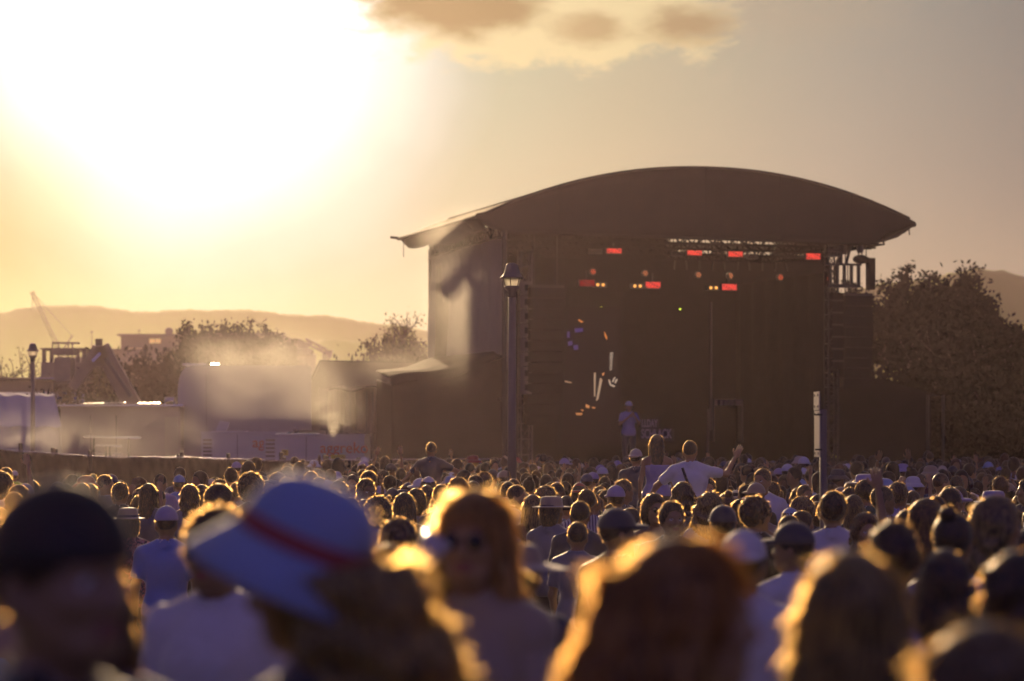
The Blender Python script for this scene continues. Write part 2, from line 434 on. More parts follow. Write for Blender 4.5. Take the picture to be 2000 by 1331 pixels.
DOWN = ((.245, -.01, 1.14), (.255, .07, .90))
class Pose:
    def __init__(s, sex='m', L=DOWN, Rr=DOWN, yaw=0, pitch=0, seated=False, build=1.0, long=False, tank=False, curl=.35, open_hand=False):
        s.sex, s.yaw, s.pitch, s.seated, s.b, s.long, s.tank, s.curl = sex, yaw, pitch, seated, build, long, tank, curl
        m = 1 if sex == 'm' else .90
        s.sh = .178*m*build
        fx = lambda j, sg: [(sg*j[0][0]*m, j[0][1], j[0][2]), (sg*j[1][0]*m, j[1][1], j[1][2])]
        s.arms = [(-1, *fx(L, -1)), (1, *fx(Rr, 1))]
        s.oh = open_hand
    def torso(s, P, g=0.):
        m = s.b; f = s.sex == 'f'
        d = d_ell(P, (0, -.01, .95), ((.175 if f else .165)*m + g, .115*m + g, .13 + g))
        d = smin(d, d_ell(P, (0, .0, 1.12), ((.125 if f else .15)*m + g, .10*m + g, .17 + g)), .06)
        d = smin(d, d_ell(P, (0, .0, 1.29), ((.155 if f else .182)*m + g, .115*m + g, .17 + g)), .05)
        if f:
            for sx in (-1, 1): d = smin(d, d_ell(P, (sx*.07, .09, 1.28), (.055 + g, .05 + g, .055 + g)), .03)
        for sx in (-1, 1):
            d = smin(d, d_cone(P, (sx*s.sh*.55, -.01, 1.405), (sx*s.sh, -.01, 1.40), .062 + g, .052 + g), .04)
            d = smin(d, d_cone(P, (sx*s.sh*.75, -.015, 1.425), (0, -.02, 1.49), .042 + g, .045 + g), .04)
        return d
    def arm(s, P, k, g=0., frac=None):
        sg, el, wr = s.arms[k]; a = (sg*s.sh, -.01, 1.40); t = .9 if s.sex == 'f' else 1.
        d1 = d_cone(P, a, el, .050*t + g, .038*t + g)
        if frac is not None and frac < 1:
            a_, e_ = v3(*a), v3(*el); c = a_ + (e_ - a_)*frac
            return np.maximum(d1, d_plane(P, c, e_ - a_))
        d2 = d_cone(P, el, wr, .038*t + g, .025*t + g)
        return smin(d1, d2, .02)
    def legs(s, P, g=0.):
        d = None
        for sx in (-1, 1):
            if s.seated: kn, an, to = (sx*.15, .40, .93), (sx*.12, .36, .50), (sx*.12, .52, .44)
            else: kn, an, to = (sx*.105, .015, .50), (sx*.11, -.02, .09), (sx*.125, .13, .045)
            q = smin(d_cone(P, (sx*.09, -.01, .90), kn, .088 + g, .057 + g), d_cone(P, kn, an, .055 + g, .038 + g), .03)
            if g == 0: q = smin(q, d_cone(P, (an[0], an[1] - .02, an[2] - .04), to, .042, .034), .02)
            d = q if d is None else np.minimum(d, q)
        return d
    def body(s, P):
        d = smin(s.torso(P), s.legs(P), .04)
        for k in (0, 1): d = smin(d, s.arm(P, k), .03)
        return smin(d, d_cone(P, (0, -.018, 1.43), (0, -.01, 1.53), .057, .050), .03)
    def shirt(s, P, seed=0):
        fold = .005*pnoise(P*v3(1, 1, .55), 26, seed) + .003*pnoise(P, 55, seed+3)
        g = .014
        d = s.torso(P, g)
        if s.tank:
            d = np.maximum(d, P[..., 2] - 1.36)
            for sx in (-1, 1):
                for yy in (-1, 1): d = np.minimum(d, d_cone(P, (sx*.075, yy*.10, 1.34), (sx*.085, 0, 1.475), .010, .010))
        else:
            for k in (0, 1):
                fr = None if s.long else .72
                d = smin(d, s.arm(P, k, .020 if not s.long else .014, fr), .03)
            nk = d_cone(P, (0, -.02, 1.40), (0, 0, 1.62), .060, .064)
            d = np.maximum(d + fold, -nk)
            collar = np.abs(d_cone(P, (0, -.022, 1.455), (0, -.012, 1.50), .069, .069)) - .007
            collar = np.maximum(collar, np.maximum(P[..., 2] - 1.497, 1.455 - P[..., 2]))
            d = np.minimum(d, collar); fold = 0
        flare = d_ell(P, (0, -.005, .95), (.195*s.b, .145*s.b, .20))
        d = smin(d, flare, .04)
        return np.maximum(d + (fold if s.tank else 0), (.86 if not s.seated else .93) - P[..., 2])
    def trousers(s, P, seed=0):
        d = smin(d_ell(P, (0, -.01, .95), (.182*s.b, .128, .14)), s.legs(P, .014), .05)
        d = d + .004*pnoise(P*v3(1, 1, .5), 24, seed)
        d = np.maximum(d, P[..., 2] - 1.02)
        return np.maximum(d, (.13 if not s.seated else .52) - P[..., 2])

def pose_bounds(p):
    xs = [abs(a[i][0]) for a in p.arms for i in (1, 2)] + [.26]
    ys = [a[i][1] for a in p.arms for i in (1, 2)]; zs = [a[i][2] for a in p.arms for i in (1, 2)] + [1.56]
    xm = max(xs) + .09
    return (-xm, min(min(ys), -.16) - .08, -.02), (xm, max(max(ys), .6 if p.seated else .22) + .1, max(zs) + .09)

def hand_arrays(p, hh):
    out = []
    for sg, el, wr in p.arms:
        V_, Q_ = hand_mesh(hh, .12 if p.oh else p.curl)
        V_ = V_.copy(); 
        if sg < 0: V_[:, 0] *= -1; Q_ = Q_[:, ::-1]
        z = -(Vector(wr) - Vector(el)).normalized(); ref = Vector((-sg, 0, 0)) if abs(z.x) < .8 else Vector((0, 0, 1))
        if p.oh or z.z < -.3: ref = Vector((0, 1, 0))
        y = (ref - z*ref.dot(z)).normalized(); x = y.cross(z)
        Rm = np.array([[x[i], y[i], z[i]] for i in range(3)], np.float32)
        out.append((V_ @ Rm.T + np.array(wr, np.float32) + np.array(z)*(.012), Q_))
    return out

def body_mesh(p, hb=.02, hh=.008, hand=.006):
    lo, hi = pose_bounds(p)
    V1, Q1 = nets(p.body, lo, hi, hb)
    V2, Q2 = head_mesh(hh)
    mi1 = np.zeros(len(Q1), np.int32); c1 = V1[Q1].mean(1); mi1[c1[:, 2] < (.085 if not p.seated else .48)] = 4
    c2 = V2[Q2].mean(1); mi2 = np.zeros(len(Q2), np.int32)
    for s in (-1, 1):
        dd = np.linalg.norm(c2 - np.array([s*.033, .077, 1.640]), axis=1); mi2[(dd < .0160) & (c2[:, 1] > .082)] = 1
        ii = np.linalg.norm(c2 - np.array([s*.033, .0915, 1.640]), axis=1); mi2[ii < max(.0062, hh*.8)] = 2
    dl = np.abs((c2 - np.array([0, .1, 1.572])) / np.array([.025, .02, .011])).max(1); mi2[(dl < 1) & (c2[:, 1] > .088)] = 3
    Mh = np.array(head_mat(p.yaw, p.pitch), np.float32)
    V2 = V2 @ Mh[:3, :3].T + Mh[:3, 3]
    Vs, Qs, Ms = [V1, V2], [Q1, Q2 + len(V1)], [mi1, mi2]; n = len(V1) + len(V2)
    for v, q in hand_arrays(p, hand): Vs.append(v); Qs.append(q + n); Ms.append(np.zeros(len(q), np.int32)); n += len(v)
    return np.concatenate(Vs), np.concatenate(Qs), np.concatenate(Ms)

# ------------------------------------------------------------------ hair
def d_hair(P, style, w=1.0, lean=0.0, length=1.0, seed=0, back=0.0, under=False):
    t = {'short': .007, 'messy': .013, 'curly': .022, 'afro': .046, 'long': .012, 'wavy': .020, 'bob': .016, 'pony': .013, 'bun': .013, 'shaved': .004}[style]
    d = d_ell(P, (0, -.008, 1.665), (.078 + t, .096 + t, .096 + t*1.1))
    cut_front = d_plane(P, (0, .062, 1.66), (0, .85, -.40))     # face side removed
    d = smax(d, cut_front, .012)
    low = {'short': 1.595, 'shaved': 1.60, 'messy': 1.555, 'curly': 1.53, 'afro': 1.52}.get(style, 1.54)
    d = smax(d, low - P[..., 2] + .5*np.maximum(P[..., 1], -.02) + (.9*np.minimum(np.maximum(P[..., 1] + .075, -.03), .03) if style in ('short', 'shaved') else 0), .010)
    if style in ('curly', 'afro', 'messy'):
        d = d + (.010 if style != 'messy' else .006)*pnoise(P, 75, seed) + .006*pnoise(P, 140, seed+5)
    if style in ('long', 'wavy'):
        L = .30*length; c = (lean*.5, -.050, 1.60 - L*.42)
        q = P.copy(); k = np.clip((1.66 - P[..., 2]), 0, 1); q[..., 0] = P[..., 0] - lean*k*1.6; q[..., 1] = P[..., 1] + back*k*1.5
        e = d_ell(q, (0, -.048, 1.60 - L*.40), ((.085 + t*.6)*w, .060 + t*.6 + abs(back)*.28, .12 + L*.72))
        for s in (-1, 1): e = smin(e, d_cone(q, (s*.074, .005, 1.63), (s*.095*w, .015, 1.62 - L*.75), .030*w, .022*w), .03)
        e = np.maximum(e, P[..., 2] - 1.72)
        ang_ = np.arctan2(q[..., 0], -(q[..., 1]) + .02)
        rip = .0035*np.sin(ang_*26 + 3*np.sin(P[..., 2]*22 + seed)) 
        if style == 'wavy': rip = rip + .010*np.sin(P[..., 2]*58 + 2.5*np.sin(ang_*3 + seed)) + .006*pnoise(P, 60, seed)
        d = smin(d, e + rip, .03)
    if style == 'bob':
        e = d_ell(P, (0, -.030, 1.60), (.105*w, .085, .135)); d = smin(d, np.maximum(e, P[..., 1] - .055), .03)
    if style == 'pony':
        d = smin(d, d_cone(P, (0, -.11, 1.68), (0, -.16, 1.62), .022, .03), .02); d = smin(d, d_cone(P, (0, -.16, 1.62), (lean, -.15, 1.42), .032, .014), .02)
    if style == 'bun': d = smin(d, d_ell(P, (0, -.075, 1.765), (.042, .042, .038)) + .004*pnoise(P, 120, seed), .012)
    if under: d = smax(d, np.maximum(d_ell(P, (0, -.006, 1.655), (.090, .110, .102)), -(1.655 - P[..., 2])*4 - .02), .01) if False else np.maximum(d, np.where(P[..., 2] > 1.635, d_ell(P, (0, -.006, 1.655), (.090, .110, .102)), -1.))
    face = d_ell(P, (0, .118, 1.606), (.064, .090, .094))
    return smax(d, -face, .012)

def hair_arrays(style, h=.010, n=2200, w=1.0, lean=0., length=1.0, seed=0, wid=.0022, lenk=.72, back=0.0, under=False):
    zlo = 1.20 if style in ('long', 'wavy') else 1.36
    if style in ('long', 'wavy') : zlo = 1.60 - .40*length*.9 - .12
    x = .2 + abs(lean)*1.2 + (w - 1)*.2
    V_, Q_ = nets(lambda P: d_hair(P, style, w, lean, length, seed, back, under), (-x, -.26 - abs(back)*1.4, zlo), (x, .14, 1.86), h)
    rng = np.random.default_rng(seed + 11)
    q = Q_[rng.integers(0, len(Q_), n)]; A, B, C, Dq = (V_[q[:, i]] for i in range(4))
    c = (A + B + C + Dq)/4; nr = np.cross(C - A, Dq - B); nr /= np.linalg.norm(nr, axis=1)[:, None] + 1e-9
    flow = np.array([lean*.8, -.05 - back*1.2, -1.0]) if style in ('long', 'wavy', 'bob', 'pony') else np.array([0, -.5, -.4])
    k = {'short': (.6, .8, .6, .020), 'shaved': (.1, 1, .3, .006), 'messy': (.15, 1., .9, .024), 'curly': (.0, 1., 1.2, .028), 'afro': (0, 1., 1.0, .030),
         'long': (1.0, .22, .28, .060), 'wavy': (.9, .30, .35, .055), 'bob': (.8, .4, .4, .035), 'pony': (.8, .25, .3, .030), 'bun': (.5, .4, .4, .022)}[style]
    top = np.clip((c[:, 2:3] - 1.69)/.06, 0, 1)
    fl = flow*(1 - .8*top)
    if style in ('long', 'wavy', 'bob', 'pony', 'bun', 'short', 'shaved'):
        rad = np.concatenate([c[:, :1], c[:, 1:2] + .03, np.zeros((n, 1))], 1); rad /= np.linalg.norm(rad, axis=1)[:, None] + 1e-6
        fl = flow*(1 - top) + rad*top; fl = fl - nr*(fl*nr).sum(1)[:, None]; fl /= np.linalg.norm(fl, axis=1)[:, None] + 1e-6
    d1 = fl*k[0] + nr*k[1] + rng.normal(size=c.shape)*k[2]*.5; d1 /= np.linalg.norm(d1, axis=1)[:, None]
    d2 = d1 + rng.normal(size=c.shape)*k[2]*.7 + fl*.4*k[0]; d2 /= np.linalg.norm(d2, axis=1)[:, None]
    L = k[3]*lenk*rng.uniform(.5, 1.3, (n, 1))
    p0 = c - nr*.004; p1 = p0 + d1*L*.5; p2 = p1 + d2*L*.5
    sd = np.cross(d1, rng.normal(size=c.shape)); sd /= np.linalg.norm(sd, axis=1)[:, None] + 1e-9; sd *= wid*.5
    SV = np.stack([p0 - sd, p0 + sd, p1 + sd*.8, p1 - sd*.8, p2], 1).reshape(-1, 3)
    b = np.arange(n)*5 + len(V_)
    Q4 = np.stack([b, b+1, b+2, b+3], 1); T3 = np.stack([b+3, b+2, b+4], 1)
    return np.concatenate([V_, SV]), np.concatenate([Q_, Q4]), T3, len(Q_)

# ------------------------------------------------------------------ hats
def lathe_hat(kind):
    P = {'bucket': [(.001, .090), (.035, .088), (.065, .078), (.084, .058), (.094, .030), (.098, .0), (.101, -.006), (.152, -.052), (.154, -.049), (.104, .004), (.094, .0)],
         'fedora': [(.001, .085), (.045, .092), (.078, .085), (.088, .06), (.096, .0), (.098, -.004), (.150, -.012), (.158, -.002), (.150, -.006), (.100, .004)],
         'sunhat': [(.001, .080), (.05, .078), (.085, .062), (.095, .03), (.099, .0), (.102, -.004), (.19, -.028), (.215, -.024), (.19, -.020), (.104, .003)]}[kind]
    return MB().lathe(P, 28, 1, 1.17, (0, -.005, 1.685))
def cap_sdf(P):
    d = np.maximum(d_ell(P, (0, -.004, 1.675), (.093, .113, .108)), 1.668 - P[..., 2])
    d = smin(d, np.maximum(d_ell(P, (0, .115, 1.672), (.080, .078, .020)), .04 - P[..., 1]), .006)
    return np.minimum(d, d_ell(P, (0, 0, 1.784), (.010, .010, .006)))

protos = {}
def hair_proto(style, key=None, **kw):
    k = (style, key)
    if k not in protos:
        V_, Q_, T_, nb = hair_arrays(style, **kw)
        mi4 = np.zeros(len(Q_), np.int32); mi4[nb:] = 1
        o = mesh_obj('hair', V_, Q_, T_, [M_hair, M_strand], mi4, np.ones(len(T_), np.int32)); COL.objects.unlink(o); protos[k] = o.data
    return protos[k]
def hat_proto(kind):
    if ('hat', kind) not in protos:
        if kind == 'cap':
            V_, Q_ = nets(cap_sdf, (-.12, -.14, 1.64), (.12, .22, 1.81), .0065); o = mesh_obj('cap', V_, Q_, None, [M_hat])
        else: o = lathe_hat(kind).build('hat', M_hat, smooth=True)
        COL.objects.unlink(o); protos[('hat', kind)] = o.data
    return protos[('hat', kind)]
def band_proto(kind):
    if ('band', kind) not in protos:
        z0, z1 = (.0, .03)
        o = MB().lathe([(.1015, .004), (.1005, .026), (.097, .028), (.0975, .002), (.1015, .004)], 28, 1, 1.17, (0, -.005, 1.685)).build('hat_band', M_hat, smooth=True)
        COL.objects.unlink(o); protos[('band', kind)] = o.data
    return protos[('band', kind)]
def body_proto(key, pose, hb=.02, hh=.008, hand=.006, hs=.016, seed=0):
    if ('body', key) not in protos:
        V_, Q_, mi = body_mesh(pose, hb, hh, hand)
        ob = mesh_obj('person', V_, Q_, None, [M_skin, M_eye, M_iris, M_lip, M_shoe], mi)
        lo, hi = pose_bounds(pose)
        V_, Q_ = nets(lambda P: pose.shirt(P, seed), (lo[0], lo[1], .80), hi, hs); sh = mesh_obj('shirt', V_, Q_, None, [M_cloth])
        V_, Q_ = nets(lambda P: pose.trousers(P, seed), (-.28, lo[1], .04), (.28, .60 if pose.seated else .25, 1.06), max(hs, .02)); tr = mesh_obj('trousers', V_, Q_, None, [M_cloth])
        for o in (ob, sh, tr): COL.objects.unlink(o)
        protos[('body', key)] = (ob.data, sh.data, tr.data, pose)
    return protos[('body', key)]

SKINS = [(.38, .22, .10), (.32, .19, .085), (.24, .14, .065), (.42, .26, .12), (.15, .085, .04)]
HAIRC = {'black': (.012, .010, .008), 'dark': (.022, .014, .008), 'brown': (.042, .026, .013), 'blonde': (.15, .105, .042), 'auburn': (.085, .036, .013), 'fair': (.09, .062, .028), 'honey': (.26, .20, .06), 'copper': (.36, .20, .05), 'pale': (.50, .38, .18)}
CLO = {'white': (.62, .62, .66), 'grey': (.22, .22, .25), 'black': (.022, .018, .012), 'navy': (.03, .045, .13), 'blue': (.10, .19, .60), 'red': (.36, .06, .05),
       'maroon': (.12, .03, .035), 'green': (.07, .11, .07), 'taupe': (.38, .30, .20), 'cream': (.50, .44, .36), 'lilac': (.34, .30, .50), 'charcoal': (.06, .06, .07), 'orange': (.55, .18, .06), 'light blue': (.28, .38, .60), 'hivis': (.55, .80, .06)}

def child(name, data, parent, color, M=None):
    o = bpy.data.objects.new(name, data); COL.objects.link(o); o.parent = parent; o.color = (*color, 1)
    if M is not None: o.matrix_local = M
    return o
def add_person(bkey, x, y, z0, height, yaw, label, skin=0, hair='short', hairc='dark', top='grey', pants='charcoal', hat=None, hatc='white', hat_back=False,
               hairmesh=None, topmat=None, hat_M=None, band=None, group=None, glasses=False):
    bd, sh, tr, pose = protos[('body', bkey)]
    o = bpy.data.objects.new('person', bd); COL.objects.link(o)
    s = height/1.765
    o.location = (x, y, z0); o.rotation_euler = (0, 0, yaw); o.scale = (s, s, s); o.color = (*SKINS[skin % 5], 1)
    tag(o, label, 'person', group)
    HM = head_mat(pose.yaw, pose.pitch)
    t = child('shirt', sh, o, CLO[top]); child('trousers', tr, o, CLO[pants])
    if topmat:
        t.data = sh; t.material_slots[0].link = 'OBJECT'; t.material_slots[0].material = topmat
    if hair: child('hair', hairmesh or hair_proto(hair), o, HAIRC[hairc], HM)
    if hat:
        M = HM @ (Matrix.Translation((0, 0, 0)) if hat_M is None else hat_M)
        if hat == 'cap' and hat_back: M = M @ Matrix.Rotation(math.pi, 4, 'Z')
        hb = child('cap' if hat == 'cap' else 'hat', hat_proto(hat), o, CLO[hatc], M)
        if band: child('hat_band', band_proto(hat), hb, CLO[band])
    if glasses: child('sunglasses', glasses_mesh(), o, (.01, .01, .01), HM)
    return o
def glasses_mesh():
    if 'gl' not in protos:
        b = MB()
        for s in (-1, 1):
            b.lathe([(.001, .004), (.020, .002), (.024, -.003), (.021, -.004), (.001, -.003)], 14, 1, 1, M=Matrix.Translation((s*.034, .107, 1.640)) @ Matrix.Rotation(R(-90), 4, 'X'))
            b.tube((s*.056, .104, 1.645), (s*.082, -.02, 1.635), .002, n=5)
        b.tube((-.012, .110, 1.645), (.012, .110, 1.645), .002, n=5)
        o = b.build('sunglasses', M_lens, smooth=True); COL.objects.unlink(o); protos['gl'] = o.data
    return protos['gl']
# ================================================================== SETTING
rng = random.Random(5)
M_grass = mat('grass', (.05, .06, .025), .95, noise=(3, .5), bump=(8, .03))
M_hillA = mat('hill_scrub', (.30, .36, .05), .95, noise=(.01, .3))
M_black = mat('black_canvas', (.016, .015, .016), .95, spec=.05, noise=(2, .3), bump=(3, .02))
M_canopy = mat('canopy_canvas', (.020, .018, .020), .85, spec=.12, noise=(1.5, .25), bump=(1.4, .03))
M_metal = mat('dark_truss_metal', (.03, .028, .028), .55, metal=.3)
M_alu = mat('aluminium', (.75, .72, .68), .25, metal=1.0)
M_gal = mat('galvanised_steel', (.28, .27, .27), .5, metal=.5, noise=(10, .1))
M_post = mat('lamp_paint', (.10, .085, .095), .5, noise=(6, .1))
M_white = mat('white_panel', (.42, .42, .52), .55, noise=(1.2, .12))
M_white2 = mat('pale_panel', (.34, .32, .34), .55, noise=(.8, .18))
M_cabin = mat('cabin_wall', (.30, .25, .22), .7, noise=(1.5, .15))
M_tent = mat('tent_pvc', (.42, .42, .52), .9, spec=.1, noise=(1, .1))
M_bld = mat('render_wall', (.20, .16, .14), .85, noise=(.3, .15))
M_roofd = mat('roof_sheet', (.11, .09, .08), .7)
M_winglow = mat('window_sky_glow', (.6, .4, .2), .2, emis=lin(240, 190, 120), estr=.6)  # emission stands in for sky light seen through the window
M_pane = mat('window_pane', (.04, .04, .05), .1)
M_wood = mat('pale_sign_sheet', (.62, .54, .44), .42, noise=(12, .15))
M_pole = mat('pole_paint', (.13, .10, .10), .6, noise=(14, .12))
M_redlogo = mat('orange_lettering', (.50, .10, .06), .6)
M_yel = mat('yellow_plate', (.75, .62, .03), .5); M_blk = mat('black_paint', (.01, .01, .01), .6)
M_rub = mat('rubber', (.02, .02, .02), .7)
M_boom = mat('boom_paint', (.16, .12, .11), .55, noise=(3, .2))
M_orange = mat('machine_orange', (.50, .14, .05), .5)
M_bark = mat('bark', (.06, .045, .035), .9, noise=(8, .3), bump=(20, .02))
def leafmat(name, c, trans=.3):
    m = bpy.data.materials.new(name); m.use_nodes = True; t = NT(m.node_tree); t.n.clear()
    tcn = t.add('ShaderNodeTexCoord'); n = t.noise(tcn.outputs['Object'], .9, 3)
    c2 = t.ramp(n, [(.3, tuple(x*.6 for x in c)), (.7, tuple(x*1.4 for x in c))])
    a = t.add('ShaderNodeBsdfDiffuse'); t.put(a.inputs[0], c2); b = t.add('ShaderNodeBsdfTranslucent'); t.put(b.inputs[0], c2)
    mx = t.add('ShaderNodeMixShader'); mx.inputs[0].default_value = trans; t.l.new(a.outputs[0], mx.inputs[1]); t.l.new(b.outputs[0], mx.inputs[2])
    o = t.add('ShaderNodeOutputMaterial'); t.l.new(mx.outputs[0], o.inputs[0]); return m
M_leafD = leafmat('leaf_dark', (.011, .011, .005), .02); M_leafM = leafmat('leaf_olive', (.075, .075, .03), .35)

M_glint = mat('glint_metal_sheet', (.75, .72, .66), .26, metal=1.0)
def strip(x0, x1, y, z, parent, name='roof_glint_strip', depth=.35, m=None, tilt=4.8, slope=0.):
    # added thin metal sheet, tilted towards the viewer to throw a sun glint
    dz = depth*math.sin(R(tilt)); b = MB(); n = max(2, int((x1 - x0)/.5)); k = slope
    b.sheet(lambda u, v: (x0 + (x1 - x0)*u, y + depth*v, z + dz*v + k*u + .004*math.sin(u*31)), n, 1, (0, 0, .012)); return b.build(name, m or M_glint, parent)
# ground: one sheet
ys = [-40, 0, 4, 7, 9, 11, 13, 15, 17, 20, 30, 60, 90, 200, 300, 400, 465]
gb = MB(); xs = [-205, -120, -60, -20, 0, 20, 60, 120, 205]
vs = [(x, y, ground_z(y)) for y in ys for x in xs]
gb._a(vs, [(j*9+i, j*9+i+1, (j+1)*9+i+1, (j+1)*9+i) for j in range(len(ys)-1) for i in range(8)])
tag(gb.build('ground', M_grass, smooth=True), kind='structure')

def hill(name, prof, d, depth, seed, m):
    pts = [(XP(px, d), ZP(py, d)) for px, py in prof]
    b = MB(); r = random.Random(seed)
    def fn(u, v):
        x = pts[0][0] + u*(pts[-1][0] - pts[0][0])
        z = 0
        for (a, za), (c, zc) in zip(pts, pts[1:]):
            if a <= x <= c or c == pts[-1][0]:
                if a <= x: z = za + (zc - za)*min(1, (x - a)/(c - a))
        z += .7*(.22*math.sin(x*.22 + seed + v*5) + .18*math.sin(x*.53 - v*9) + .12*math.sin(x*1.7 + 1 + v*31) + .08*math.sin(x*4.1 + 3*math.sin(x*.37) - v*57))
        w = math.sin(min(1, v*1.0)*math.pi)**.7 if v < .5 else math.cos((v - .5)*math.pi)**.6 if v < 1 else 0
        return (x + 2*math.sin(v*9 + x*.02), d + (v - .5)*depth, max(-1, z*w))
    b.grid(fn, 900, 20); return tag(b.build(name, m, smooth=True), kind='structure')
hill('hill', [(-900, 640), (-300, 640), (-100, 622), (0, 612), (60, 601), (110, 597), (180, 600), (300, 607), (380, 605), (450, 606), (560, 613), (650, 616), (700, 622), (760, 630), (800, 638), (900, 660), (1200, 690), (1500, 700)], 410, 70, 1, M_hillA)
hill('hill', [(-300, 760), (300, 720), (520, 690), (600, 678), (640, 668), (690, 665), (740, 668), (790, 680), (900, 690), (1200, 700), (1500, 690)], 320, 40, 4, M_hillA)
hill('hill', [(1300, 720), (1500, 640), (1650, 580), (1750, 556), (1830, 543), (1880, 531), (1930, 526), (1975, 530), (2030, 542), (2200, 560), (2600, 600)], 350, 60, 9, M_hillA)

# ------------------------------------------------------------------ stage
TH = R(15.7); SU = Vector((math.cos(TH), math.sin(TH), 0)); SV = Vector((-math.sin(TH), math.cos(TH), 0)); SO = Vector((-1.0, 79.0, 0))
SM = Matrix.Translation(SO) @ Matrix.Rotation(TH, 4, 'Z')
def SP(s, t, z): return SO + SU*s + SV*t + Vector((0, 0, z))
def SPX(px, py, t=0.):
    """stage coordinates (s,t,z) seen at photo pixel in the plane t"""
    k = (px - 1000)/F; ox = SO.x + SV.x*t; oy = SO.y + SV.y*t
    s = (k*oy - ox)/(SU.x - k*SU.y); y = oy + SU.y*s
    return (s, t, ZP(py, y))
stage = thing('concert_stage', 'dark festival stage under an arched black canopy roof', 'stage', SO, TH)
def sbuild(b, name, m, parent=None, **kw): return b.build(name, m, parent if parent is not None else stage, **kw)
def arch(s):
    k = (s - 6.75)/6.6; return 8.52 + 1.48*(1 - min(1, abs(k))**2.1)
def roof_fn(u, v):
    s = 13.2*u; t = 9.3*v
    return (s, t, arch(s) - .03*math.sin(v*math.pi*3)**2*(1 if .02 < u < .98 else 0))
b = MB(); b.sheet(roof_fn, 48, 18, (0, 0, -.06)); sbuild(b, 'roof_canopy', M_canopy, smooth=True)
# front fascia, closed between the arch and its bottom line
def fas_bot(s):
    z = 8.02 - .012*s
    if s > 12.0: z = 8.0 + .45*((s - 12.0)/1.2)**.6
    if s < 1.0: z = 8.45 - .45*(s/1.0)**.5
    return min(z, arch(s) - .10)
b = MB(); b.sheet(lambda u, v: (13.2*u, -.03 - .05*math.sin(v*3.1), fas_bot(13.2*u) + (arch(13.2*u) - .02 - fas_bot(13.2*u))*v), 60, 6, (0, .05, 0))
sbuild(b, 'front_fascia', M_canopy, smooth=True)
b = MB(); b.sheet(lambda u, v: (0.02 + .3*(1-v), 9.3*u, 8.05 + .10*math.sin(u*11)*(1-v) + (8.50 - 8.05)*v + .25*(1 - v)*max(0, (u - .8)*5)), 24, 3, (.04, 0, 0)); sbuild(b, 'side_skirt', M_canopy, smooth=True)
b = MB(); b.sheet(lambda u, v: (13.15 - .3*(1-v), 9.3*u, 8.25 + .22*v), 24, 3, (-.04, 0, 0)); sbuild(b, 'side_skirt', M_canopy, smooth=True)
b = MB(); b.path([(0, -.05, 8.47), (0, 9.3, 8.47)], .05); b.tube((0, 9.3, 8.5), (-.25, 9.3, 8.52), .04)
b.path([(s/4, -.06, arch(s/4) + .0) for s in range(0, 53)], .035)
sbuild(b, 'roof_edge_tube', M_metal)
b = MB()
for s in (1.6, 3.3, 5.0, 6.7, 8.4, 10.1, 11.8):
    b = MB(); b.path([(s, -.1 + .0*t, arch(s) + .015 + .0*t) if t == 0 else (s, 9.3*t/8, arch(s) + .012) for t in range(9)], .022, 5); sbuild(b, 'canopy_seam', M_canopy)
for s in (2.4, 4.5, 6.75, 9.0, 11.2):
    b = MB(); b.tube((s, -.10, fas_bot(s) + .02), (s, -.07, arch(s) - .03), .018, n=5); sbuild(b, 'canopy_seam', M_canopy)
b = MB()
b.path([(s/4, -.10, fas_bot(s/4) + .05) for s in range(4, 49)], .03, 5)
sbuild(b, 'canopy_seam', M_canopy)
# pieces of cord hanging from roof corners
b = MB(); b.tube((.1, 9.0, 8.4), (.1, 9.02, 7.9), .012); b.tube((13.0, .0, 8.4), (13.02, 0, 8.2), .02); b.tube((12.2, 0, 8.05), (12.2, 0, 7.88), .02); sbuild(b, 'hanging_cord', M_metal)
# left side wall of fabric
M_side = mat('side_wall_mesh', (.20, .175, .165), .9, noise=(.7, .15), bump=(1.2, .03))
def sw(u, v):
    t = 8.5*u; z = 3.4 + (8.15 - 3.4)*v
    return (.8 + .05*math.sin(u*21 + 2*math.sin(v*3)) + .03*math.sin(u*47 + v*5) + .12*math.sin(v*3.1)*math.sin(u*3.1), t, z + .35*(1 - v)*math.sin(u*3.1416)*-1)
b = MB(); b.sheet(sw, 60, 20, (.03, 0, 0)); sbuild(b, 'side_wall', M_side, smooth=True)
b = MB(); b.tube((.82, 0, 0), (.82, 0, 8.1), .07); b.tube((.82, 8.5, 0), (.82, 8.5, 8.1), .06); b.tube((.75, 0, 3.4), (.75, 8.5, 3.4), .05); sbuild(b, 'side_post', M_metal)
# back wall: full height, low at the right where the truss shows the sky
def back_top(s):
    P = [(.8, 8.6), (8.55, 8.7), (8.8, 8.0), (9.0, 8.08), (11.0, 8.06), (11.25, 8.12), (14.2, 8.15)]
    for (a, za), (c, zc) in zip(P, P[1:]):
        if a <= s <= c: return za + (zc - za)*(s - a)/(c - a)
    return 8.1
b = MB()
N = 40; pts = [(.8 + 13.1*i/N) for i in range(N+1)]
b.prism([(pts[0], 8.45, 0)] + [(pts[-1], 8.45, 0)] + [(s, 8.45, back_top(s)) for s in reversed(pts)], (0, .12, 0)); sbuild(b, 'back_wall', M_black)
b = MB(); b.box((.8, -.6, 1.15), (12.0, 8.6, 1.45)); b.box((.8, -.58, 0), (12.0, -.5, 1.15)); sbuild(b, 'stage_deck', M_black)
b = MB(); b.box((.85, 6.2, 1.45), (3.2, 8.3, 7.6)); sbuild(b, 'masking_drape', M_black)
sr = SPX(1611, 600, .9)[0]
b = MB(); b.sheet(lambda u, v: (sr + .04*math.sin(u*40), .9 + u*7.6, 1.45 + v*5.7), 40, 4, (.05, 0, 0)); sbuild(b, 'masking_drape', M_black, smooth=True)

